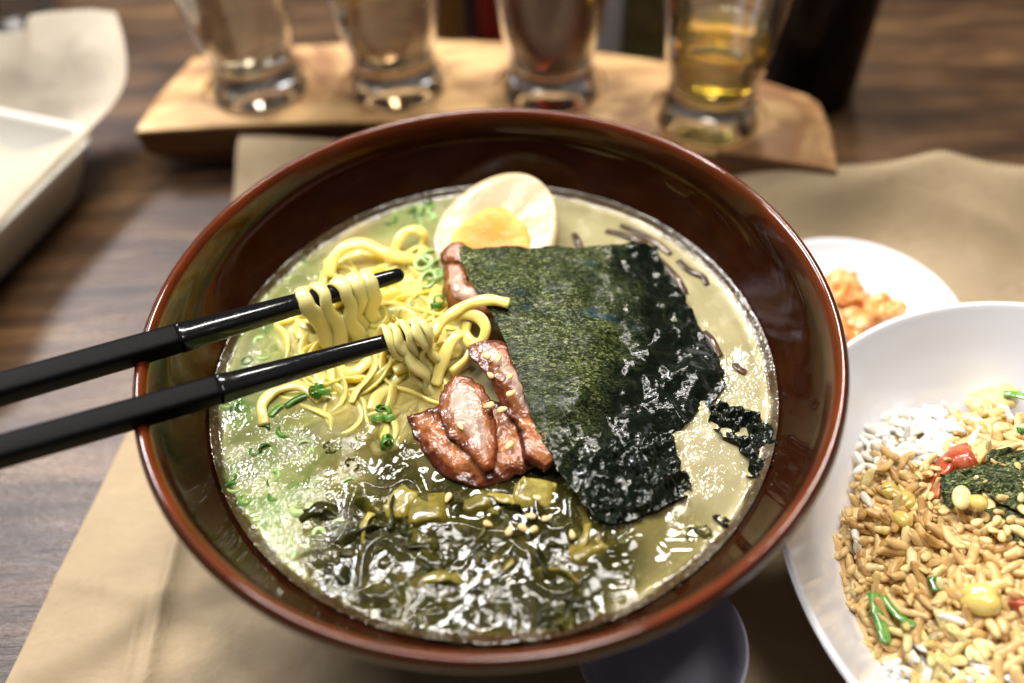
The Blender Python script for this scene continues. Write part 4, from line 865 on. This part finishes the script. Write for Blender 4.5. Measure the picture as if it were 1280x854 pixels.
# glass at the top left corner
x, y, _ = at(5, 34, 0); root = empty('water_glass', (x, y + .02, 0)); tag(root, 'clear water glass cut off at the top left corner', 'glass')
V, F = lathe([(.0005, .0005), (.026, .0005), (.028, .002), (.033, .10), (.032, .1005), (.031, .10), (.0265, .008), (.0005, .007)], 64, x, y + .02); wmesh('glass_body', V, F, M['glass'], root)

# ================================================================== TRAY WITH LINER
TZR = .032
A_ = at(0, 286, TZR); B_ = at(127, 160, TZR); e = (B_ - A_)[:2]; Lr = np.linalg.norm(e); e /= Lr; nrm = np.array([-e[1], e[0]])   # nrm points left
def tray():
    o_ = B_[:2]; Ls = .30; Ws = .17
    def rect(ins, z, rad):
        P_ = []; cs = [(0 + ins, 0 + ins), (Ls - ins, 0 + ins), (Ls - ins, Ws - ins), (0 + ins, Ws - ins)]
        cen = [(cs[0][0] + rad, cs[0][1] + rad, 180), (cs[1][0] - rad, cs[1][1] + rad, 270), (cs[2][0] - rad, cs[2][1] - rad, 0), (cs[3][0] + rad, cs[3][1] - rad, 90)]
        for cx, cy, a0 in cen:
            for k in range(9):
                a = math.radians(a0 + k * 11.25); s_, n_ = cx + rad * math.cos(a), cy + rad * math.sin(a); q = o_ - e * s_ + nrm * n_; P_.append((q[0], q[1], z))
        return P_
    rings = [rect(.016, .001, .02), rect(.010, .004, .02), rect(.001, TZR - .003, .014), rect(0, TZR - .001, .013), rect(.0008, TZR, .013), rect(.0035, TZR, .012), rect(.005, TZR - .002, .012), rect(.013, .006, .018), rect(.02, .005, .02)]
    n = 36; V = [p for r in rings for p in r]; F = [(i * n + j, i * n + (j + 1) % n, (i + 1) * n + (j + 1) % n, (i + 1) * n + j) for i in range(len(rings) - 1) for j in range(n)] + [tuple(range(n))[::-1], tuple((len(rings) - 1) * n + j for j in range(n))]
    o = mesh('serving_tray', V, F, M['tray']); tag(o, 'rectangular off-white serving tray at the far left', 'tray')
    rows = [[(-90, 46, .052), (-20, 44, .052), (28, 41, .054), (40, 21, .058), (90, 15, .060), (146, 18, .058)],
            [(-90, 85, .042), (-20, 84, .042), (28, 80, .043), (45, 70, .046), (95, 64, .049), (157, 62, .052)],
            [(-90, 140, .027), (-20, 135, .027), (28, 130, .028), (60, 124, .031), (105, 116, .036), (153, 108, .044)],
            [(-90, 200, .013), (-20, 190, .013), (25, 182, .015), (60, 170, .020), (95, 158, .027), (124, 150, .0355)],
            [(-120, 300, .009), (-60, 285, .009), (-20, 262, .012), (15, 238, .019), (45, 218, .026), (66, 206, .0350)],
            [(-160, 420, .009), (-110, 400, .009), (-80, 370, .012), (-50, 340, .019), (-25, 310, .026), (-6, 282, .0350)],
            [(-220, 560, .009), (-180, 530, .009), (-150, 500, .012), (-120, 470, .019), (-100, 440, .026), (-80, 410, .0350)]]
    G = [spline([at(*q) for q in r], 12) for r in rows]; G = np.array(G); G = np.stack([spline(G[:, k], 10) for k in range(G.shape[1])], 1)
    n, m = G.shape[:2]; G[0, ::2, 2] += .0012; G[:, :, 2] += .0007 * fbm(G[:, :, 0] / .02, G[:, :, 1] / .02, 4, 3)
    idx = np.arange(n * m).reshape(n, m); q = np.stack([idx[:-1, :-1], idx[1:, :-1], idx[1:, 1:], idx[:-1, 1:]], -1).reshape(-1, 4)
    o = mesh('liner_paper', G.reshape(-1, 3), q, M['liner']); sm = o.modifiers.new('t', 'SOLIDIFY'); sm.thickness = .00015
    tag(o, 'pale paper liner with serrated edge standing up in the left tray', 'paper liner')
tray()

# ================================================================== LIGHT
w = bpy.data.worlds.new('World'); scene.world = w; w.use_nodes = True; nt = w.node_tree; bg = nt.nodes['Background']
tc = nt.nodes.new('ShaderNodeTexCoord'); nz = nt.nodes.new('ShaderNodeTexNoise'); nz.inputs['Scale'].default_value = 2.2; nz.inputs['Detail'].default_value = 2
rp_ = nt.nodes.new('ShaderNodeValToRGB'); rp_.color_ramp.elements[0].position = .42; rp_.color_ramp.elements[0].color = (.05, .045, .045, 1)
rp_.color_ramp.elements[1].position = .68; rp_.color_ramp.elements[1].color = (.62, .58, .55, 1)
nt.links.new(tc.outputs['Generated'], nz.inputs['Vector']); nt.links.new(nz.outputs[0], rp_.inputs[0]); nt.links.new(rp_.outputs[0], bg.inputs['Color']); bg.inputs['Strength'].default_value = .22
def area(name, loc, target, sx, sy, power, color):
    ld = bpy.data.lights.new(name, 'AREA'); ld.shape = 'RECTANGLE'; ld.size = sx; ld.size_y = sy; ld.energy = power; ld.color = color
    o = bpy.data.objects.new(name, ld); COL.objects.link(o); o.location = loc
    o.rotation_euler = (Vector(target) - Vector(loc)).to_track_quat('-Z', 'Y').to_euler(); return o
area('window_lamp', (-.24, .55, 1.45), (0, 0, .05), .85, .075, 18, (1., .96, .91))
area('side_window_lamp', (-.99, .88, 1.45), (-.05, 0, .05), .62, .30, 36, (.97, .96, 1.))
area('pendant_lamp', (.32, 1.06, 1.45), (0, .1, .05), .18, .16, 12, (1., .92, .80))
area('overhead_fill', (.12, .08, 1.6), (.03, 0, 0), .6, .3, 15, (1., .95, .89))  # unseen soft fill from overhead, added to brighten the scene

scene.view_settings.view_transform = 'Standard'; scene.view_settings.look = 'None'; scene.view_settings.exposure = .05; scene.view_settings.gamma = 1
cy = scene.cycles; cy.use_denoising = True; cy.max_bounces = 12; cy.transmission_bounces = 12; cy.transparent_max_bounces = 16; cy.blur_glossy = .4; cy.sample_clamp_indirect = 6
for o in bpy.data.objects:
    if '_abs' in o: del o['_abs']
